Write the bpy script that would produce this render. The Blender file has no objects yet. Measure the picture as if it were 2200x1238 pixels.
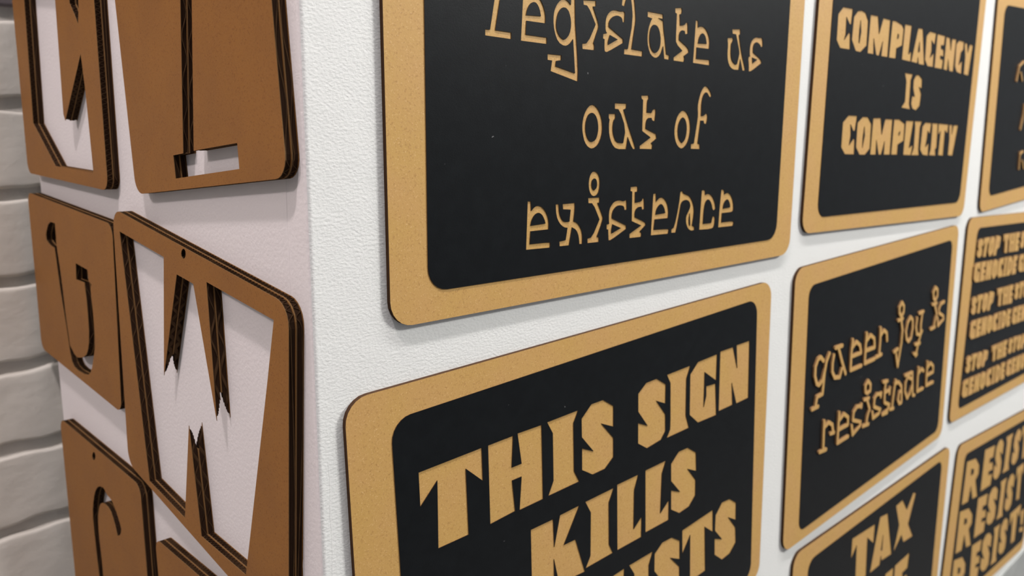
import bpy, bmesh, math, random
from mathutils import Vector, Matrix

random.seed(7)
scene = bpy.context.scene
COL = scene.collection

# ---------------------------------------------------------------- camera
EYE = 1.25                                   # lens height above the floor
CAM = Vector((-0.19710952, -0.34806298, EYE))
YAW, PITCH, ROLL = 0.75958913, 0.17852986, 0.00244715
F_PX = 1765.14                               # focal length on a 2200 px wide frame
fw = Vector((math.sin(YAW) * math.cos(PITCH), math.cos(YAW) * math.cos(PITCH), -math.sin(PITCH)))
rt = Vector((math.cos(YAW), -math.sin(YAW), 0))
up = rt.cross(fw)
cr, sr = math.cos(ROLL), math.sin(ROLL)
rt, up = rt * cr + up * sr, up * cr - rt * sr
cam_data = bpy.data.cameras.new('camera')
cam = bpy.data.objects.new('camera', cam_data)
COL.objects.link(cam)
cam.matrix_world = Matrix(((rt.x, up.x, -fw.x, CAM.x), (rt.y, up.y, -fw.y, CAM.y), (rt.z, up.z, -fw.z, CAM.z), (0, 0, 0, 1)))
cam_data.sensor_width = 36.0
cam_data.lens = F_PX / 2200 * 36.0
cam_data.clip_start = 0.01
cam_data.dof.use_dof = True
cam_data.dof.focus_distance = 0.445
cam_data.dof.aperture_fstop = 10.0
scene.camera = cam

# ---------------------------------------------------------------- light
world = bpy.data.worlds.new('world')
scene.world = world
world.use_nodes = True
world.node_tree.nodes['Background'].inputs[0].default_value = (0.93, 0.95, 1.0, 1)
world.node_tree.nodes['Background'].inputs[1].default_value = 0.22


def area(name, loc, target, sx, sy, power, colour):
    d = bpy.data.lights.new(name, 'AREA')
    d.shape = 'RECTANGLE'
    d.size, d.size_y = sx, sy
    d.energy = power
    d.color = colour
    o = bpy.data.objects.new(name, d)
    COL.objects.link(o)
    o.location = loc
    o.rotation_euler = (Vector(target) - Vector(loc)).to_track_quat('-Z', 'Y').to_euler()
    return o


CEIL = 3.0
area('ceiling_light_panel', (2.75, -1.8, CEIL - 0.06), (0.5, 0, EYE - 0.2), 0.6, 0.3, 140, (1.0, 0.985, 0.95))
area('ceiling_light_panel', (0.75, -0.42, CEIL - 0.06), (0.75, -0.25, 0), 1.5, 0.08, 33, (1.0, 0.985, 0.95))
area('ceiling_light_panel', (-0.62, -0.40, CEIL - 0.06), (-0.4, -0.2, 0), 0.12, 0.12, 24, (1.0, 0.90, 0.90))
area('ceiling_light_panel', (-2.0, 0.15, CEIL - 0.06), (0, 0.1, EYE), 0.25, 0.25, 26, (1.0, 0.90, 0.90))

scene.view_settings.view_transform = 'Standard'
scene.view_settings.look = 'None'
scene.view_settings.gamma = 1.0
scene.view_settings.use_curve_mapping = False
scene.view_settings.exposure = 0.0


# ---------------------------------------------------------------- materials
def srgb(r, g, b):
    return tuple((c / 255 / 12.92 if c / 255 <= 0.04045 else ((c / 255 + 0.055) / 1.055) ** 2.4) for c in (r, g, b)) + (1,)


def material(name, base, rough=0.8, spec=0.3, speck=None, bump=(), tint=None):
    """base colour, optional fine specks (scale, colour, amount), bumps [(scale, strength, distance, stretch)], broad tint (scale, colour, amount)"""
    m = bpy.data.materials.new(name)
    m.use_nodes = True
    nt = m.node_tree
    n, l = nt.nodes, nt.links
    b = n['Principled BSDF']
    b.inputs['Roughness'].default_value = rough
    b.inputs['Specular IOR Level'].default_value = spec
    b.inputs['Base Color'].default_value = base
    tc = n.new('ShaderNodeTexCoord')
    col = None
    for spec_ in ([tint] if tint else []) + (speck or []):
        sc, c2, lo, hi = spec_
        t = n.new('ShaderNodeTexNoise')
        t.inputs['Scale'].default_value = sc
        t.inputs['Detail'].default_value = 3
        l.new(tc.outputs['Object'], t.inputs['Vector'])
        mr = n.new('ShaderNodeMapRange')
        mr.inputs['From Min'].default_value = lo
        mr.inputs['From Max'].default_value = hi
        l.new(t.outputs['Fac'], mr.inputs['Value'])
        mx = n.new('ShaderNodeMix')
        mx.data_type = 'RGBA'
        l.new(mr.outputs['Result'], mx.inputs['Factor'])
        if col is None:
            mx.inputs['A'].default_value = base
        else:
            l.new(col, mx.inputs['A'])
        mx.inputs['B'].default_value = c2
        col = mx.outputs['Result']
    if col is not None:
        l.new(col, b.inputs['Base Color'])
    prev = None
    for sc, st, dist, stretch in bump:
        mp = n.new('ShaderNodeMapping')
        mp.inputs['Scale'].default_value = stretch
        l.new(tc.outputs['Object'], mp.inputs['Vector'])
        t = n.new('ShaderNodeTexNoise')
        t.inputs['Scale'].default_value = sc
        t.inputs['Detail'].default_value = 3
        l.new(mp.outputs['Vector'], t.inputs['Vector'])
        bp = n.new('ShaderNodeBump')
        bp.inputs['Strength'].default_value = st
        bp.inputs['Distance'].default_value = dist
        l.new(t.outputs['Fac'], bp.inputs['Height'])
        if prev is not None:
            l.new(prev, bp.inputs['Normal'])
        prev = bp.outputs['Normal']
    if prev is not None:
        l.new(prev, b.inputs['Normal'])
    return m


ONE = (1, 1, 1)
M = {}
M['wall_white'] = material('white_roller_paint', (0.80, 0.805, 0.79, 1), 0.55, 0.35, bump=[(620, 0.27, 0.0009, (0.85, 0.85, 1.25)), (60, 0.2, 0.001, ONE)])
M['wall_lilac'] = material('white_matt_paint', (0.79, 0.735, 0.73, 1), 0.7, 0.3, bump=[(420, 0.30, 0.0008, ONE)])
M['brick'] = material('painted_brick', (0.74, 0.715, 0.65, 1), 0.6, 0.35, tint=(14, (0.64, 0.615, 0.56, 1), 0.4, 0.7), bump=[(55, 0.25, 0.003, (1, 1, 1.5)), (400, 0.15, 0.0008, ONE)])
M['brick_mauve'] = material('dark_mauve_brick', (0.19, 0.165, 0.175, 1), 0.7, 0.3, bump=[(90, 0.4, 0.002, ONE)])  # upper brick courses, coloured a darker mauve-grey than those below
M['mortar'] = material('painted_mortar', (0.60, 0.58, 0.545, 1), 0.75, 0.2, bump=[(160, 0.6, 0.002, ONE)])
M['kraft'] = material('kraft_board', (0.555, 0.332, 0.100, 1), 0.55, 0.42,
                      speck=[(900, (0.42, 0.225, 0.065, 1), 0.56, 0.74), (1300, (0.72, 0.48, 0.23, 1), 0.60, 0.76)],
                      tint=(25, (0.56, 0.325, 0.112, 1), 0.4, 0.65), bump=[(900, 0.15, 0.0003, ONE)])
M['burnt'] = material('laser_burnt_edge', (0.055, 0.026, 0.012, 1), 0.85, 0.15)
M['cut'] = material('laser_cut_brown_edge', (0.24, 0.13, 0.058, 1), 0.85, 0.15)
M['black'] = material('black_card', (0.0046, 0.0058, 0.0070, 1), 0.42, 0.15, tint=(120, (0.0064, 0.0080, 0.0094, 1), 0.35, 0.75), speck=[(230, (0.16, 0.16, 0.165, 1), 0.775, 0.80)], bump=[(1400, 0.2, 0.0002, ONE)])
M['cardboard'] = material('brown_cardboard', (0.285, 0.121, 0.027, 1), 0.6, 0.28,
                          speck=[(1000, (0.19, 0.072, 0.016, 1), 0.55, 0.74), (1500, (0.36, 0.17, 0.06, 1), 0.62, 0.78)],
                          tint=(22, (0.26, 0.11, 0.027, 1), 0.4, 0.65), bump=[(1000, 0.15, 0.0003, ONE)])
M['liner_edge'] = material('singed_liner_edge', (0.19, 0.108, 0.045, 1), 0.85, 0.15)
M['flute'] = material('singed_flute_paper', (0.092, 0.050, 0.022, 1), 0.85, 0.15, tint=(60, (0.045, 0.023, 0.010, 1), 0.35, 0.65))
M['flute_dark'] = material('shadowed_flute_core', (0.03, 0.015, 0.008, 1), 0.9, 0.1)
M['concrete'] = material('grey_concrete', (0.42, 0.43, 0.42, 1), 0.7, 0.3, tint=(9, (0.30, 0.31, 0.305, 1), 0.35, 0.7), bump=[(120, 0.3, 0.001, ONE)])
M['floor'] = material('dark_floor', (0.16, 0.15, 0.145, 1), 0.5, 0.4, tint=(6, (0.12, 0.115, 0.11, 1), 0.3, 0.7))
M['ceiling'] = material('ceiling_paint', (0.8, 0.8, 0.79, 1), 0.9, 0.2)


# ---------------------------------------------------------------- helpers
def tag(o, label=None, cat=None, group=None, kind=None):
    if label:
        o['label'] = label
    if cat:
        o['category'] = cat
    if group:
        o['group'] = group
    if kind:
        o['kind'] = kind
    return o


def link(name, mesh, mats, parent=None):
    o = bpy.data.objects.new(name, mesh)
    for m in mats:
        mesh.materials.append(m)
    COL.objects.link(o)
    if parent is not None:
        o.parent = parent
    return o


def prism(name, poly, z0, z1, mat):
    """vertical prism over an xy polygon (counter-clockwise)"""
    bm = bmesh.new()
    lo = [bm.verts.new((x, y, z0)) for x, y in poly]
    hi = [bm.verts.new((x, y, z1)) for x, y in poly]
    n = len(poly)
    bm.faces.new(hi)
    bm.faces.new(lo[::-1])
    for i in range(n):
        f = bm.faces.new((lo[i], lo[(i + 1) % n], hi[(i + 1) % n], hi[i]))
    me = bpy.data.meshes.new(name)
    bm.normal_update()
    bm.to_mesh(me)
    bm.free()
    o = link(name, me, [mat])
    return tag(o, kind='structure')


def plate_mesh(name, loops, w0, w1):
    """flat plate with holes: loops in metres (u, v), front at w1; side faces get material slot 1"""
    cu = bpy.data.curves.new(name, 'CURVE')
    cu.dimensions = '2D'
    cu.fill_mode = 'BOTH'
    cu.extrude = (w1 - w0) / 2
    for lp in loops:
        s = cu.splines.new('POLY')
        s.points.add(len(lp) - 1)
        for p, (x, y) in zip(s.points, lp):
            p.co = (x * 100, y * 100, 0, 1)      # filled at 100x, so that the fill's tolerance is fine enough
        s.use_cyclic_u = True
    cu.extrude *= 100
    tmp = bpy.data.objects.new(name, cu)
    COL.objects.link(tmp)
    me = bpy.data.meshes.new_from_object(tmp)
    bpy.data.objects.remove(tmp)
    bpy.data.curves.remove(cu)
    me.transform(Matrix.Translation((0, 0, (w0 + w1) / 2)) @ Matrix.Scale(0.01, 4))
    me.name = name
    me.update()
    for p in me.polygons:
        p.material_index = 0 if abs(p.normal.z) > 0.5 else 1
        p.use_smooth = False
    return me


def mm(loop):
    return [(x * 0.001, y * 0.001) for x, y in loop]


def wall_empty(name, side, u, v):
    """Empty at the foot of a sign: local x runs along the wall, y up, z out of the wall"""
    e = bpy.data.objects.new(name, None)
    COL.objects.link(e)
    e.empty_display_size = 0.02
    u, v = u * 0.001, v * 0.001
    if side == 'R':
        e.matrix_world = Matrix(((1, 0, 0, u), (0, 0, -1, 0), (0, 1, 0, v + EYE), (0, 0, 0, 1)))
    else:
        e.matrix_world = Matrix(((0, 0, -1, 0), (-1, 0, 0, -u), (0, 1, 0, v + EYE), (0, 0, 0, 1)))
    return e


# ---------------------------------------------------------------- the setting
W_LEFT = 0.4536          # width of the side wall, corner to its far edge
R = 0.0025
arc = [(R - R * math.cos(a), R - R * math.sin(a)) for a in [math.radians(x) for x in (45, 56, 67, 78, 90)]]
prism('wall_right', arc + [(2.6, 0), (2.6, 0.10), (0.10, 0.10)], 0, CEIL, M['wall_white'])
arc2 = [(R - R * math.cos(a), R - R * math.sin(a)) for a in [math.radians(x) for x in (0, 11, 22, 33, 45)]]
prism('wall_left', [(0.0, W_LEFT)] + arc2 + [(0.10, 0.10), (0.10, W_LEFT)], 0, CEIL, M['wall_lilac'])
BW = 0.480               # face of the brick wall
prism('wall_back', [(-2.2, BW + 0.006), (0.30, BW + 0.006), (0.30, BW + 0.12), (-2.2, BW + 0.12)], 0, CEIL, M['mortar'])
prism('floor', [(-3.0, -3.0), (3.2, -3.0), (3.2, BW + 0.12), (-3.0, BW + 0.12)], -0.05, 0, M['floor'])
prism('ceiling', [(-3.0, -3.0), (3.2, -3.0), (3.2, BW + 0.12), (-3.0, BW + 0.12)], CEIL, CEIL + 0.05, M['ceiling'])
prism('baseboard_right', [(0.004, -0.003), (2.6, -0.003), (2.6, -0.0001), (0.004, -0.0001)], 0, EYE - 0.6985, M['concrete'])


# corner bead: the thin plastered ridges either side of the arris
def ridge(name, pts, r, mat, parent):
    cu = bpy.data.curves.new(name, 'CURVE')
    cu.dimensions = '3D'
    cu.bevel_depth = r
    cu.bevel_resolution = 1
    s = cu.splines.new('POLY')
    s.points.add(len(pts) - 1)
    for p, c in zip(s.points, pts):
        p.co = (*c, 1)
    tmp = bpy.data.objects.new(name, cu)
    COL.objects.link(tmp)
    me = bpy.data.meshes.new_from_object(tmp)
    bpy.data.objects.remove(tmp)
    bpy.data.curves.remove(cu)
    return link(name, me, [mat], parent)


wl = bpy.data.objects['wall_left']
wr = bpy.data.objects['wall_right']
ridge('paint_ridge', [(0.00005, 0.0195 + 0.0004 * math.sin(i * 1.7), EYE - 0.42 + i * 0.01) for i in range(44)], 0.00028, M['wall_lilac'], wl)
ridge('paint_ridge', [(0.006 + 0.0004 * math.sin(i * 2.1), 0.00005, EYE - 0.45 + i * 0.01) for i in range(30)], 0.00013, M['wall_white'], wr)

# brick courses, each brick its own piece
wb = bpy.data.objects['wall_back']
PITCH_Z, BL, BH = 0.0768, 0.215, 0.0650
TOPS = 0.0975 + 0.0005


def brick_mesh(name, seed):
    rnd = random.Random(seed)
    bm = bmesh.new()
    nx = 30
    d = 0.006
    grid = []
    ph = [rnd.uniform(0, 6.28) for _ in range(6)]
    zs = [0, 0.0008, 0.0018, 0.0032] + [0.0032 + (BH - 0.0064) * t / 8 for t in range(1, 8)] + [BH - 0.0032, BH - 0.0018, BH - 0.0008, BH]
    nz = len(zs) - 1
    for i in range(nx + 1):
        col = []
        for j in range(nz + 1):
            x = (i / nx - 0.5) * BL
            z = zs[j] - BH
            ed = min((BL / 2 - abs(x)), (BH / 2 - abs(z + BH / 2)))
            y = -d + 0.0020 * max(0, 1 - ed / 0.0026) ** 2
            y += 0.0003 * math.sin(x * 70 + z * 60 + ph[0]) + 0.0001 * math.sin(x * 160 - z * 90 + ph[1])
            wz = 0.0011 * math.sin(x * 55 + ph[2] + j * 0.2) + 0.0008 * math.sin(x * 140 + ph[3])
            col.append(bm.verts.new((x, y, z + wz)))
        grid.append(col)
    back = [[bm.verts.new((v.co.x, 0.004, v.co.z)) for v in (grid[i][j] for j in range(nz + 1))] for i in (0, nx)]
    for i in range(nx):
        for j in range(nz):
            bm.faces.new((grid[i][j], grid[i + 1][j], grid[i + 1][j + 1], grid[i][j + 1]))
    bt = [bm.verts.new((grid[i][nz].co.x, 0.004, grid[i][nz].co.z)) for i in range(nx + 1)]
    bb = [bm.verts.new((grid[i][0].co.x, 0.004, grid[i][0].co.z)) for i in range(nx + 1)]
    for i in range(nx):
        bm.faces.new((grid[i][nz], grid[i + 1][nz], bt[i + 1], bt[i]))
        bm.faces.new((grid[i + 1][0], grid[i][0], bb[i], bb[i + 1]))
    for j in range(nz):
        bm.faces.new((grid[0][j + 1], back[0][j + 1], back[0][j], grid[0][j]))
        bm.faces.new((grid[nx][j], back[1][j], back[1][j + 1], grid[nx][j + 1]))
    me = bpy.data.meshes.new(name)
    bmesh.ops.recalc_face_normals(bm, faces=bm.faces)
    bm.to_mesh(me)
    bm.free()
    for p in me.polygons:
        p.use_smooth = True
    return me


TILT = math.radians(2.2)
variants = [brick_mesh('brick', s) for s in range(5)]
mauves = [brick_mesh('brick', 11)]
for v in variants:
    v.materials.append(M['brick'])
mauves[0].materials.append(M['brick_mauve'])
k = 0
for c in range(-4, 11):
    z = EYE + TOPS - c * PITCH_Z
    for b in range(4):
        x = 0.0425 - (0.5 if c % 2 else 0.0) * (BL + 0.010) - b * (BL + 0.010)
        me = mauves[0] if c < 0 else variants[k % 5]
        k += 1
        o = bpy.data.objects.new('brick', me)
        COL.objects.link(o)
        o.parent = wb
        o.location = (x, BW + 0.0055, z + (x + 0.05) * math.tan(TILT))
        o.rotation_euler = (0, -TILT, 0)

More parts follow.
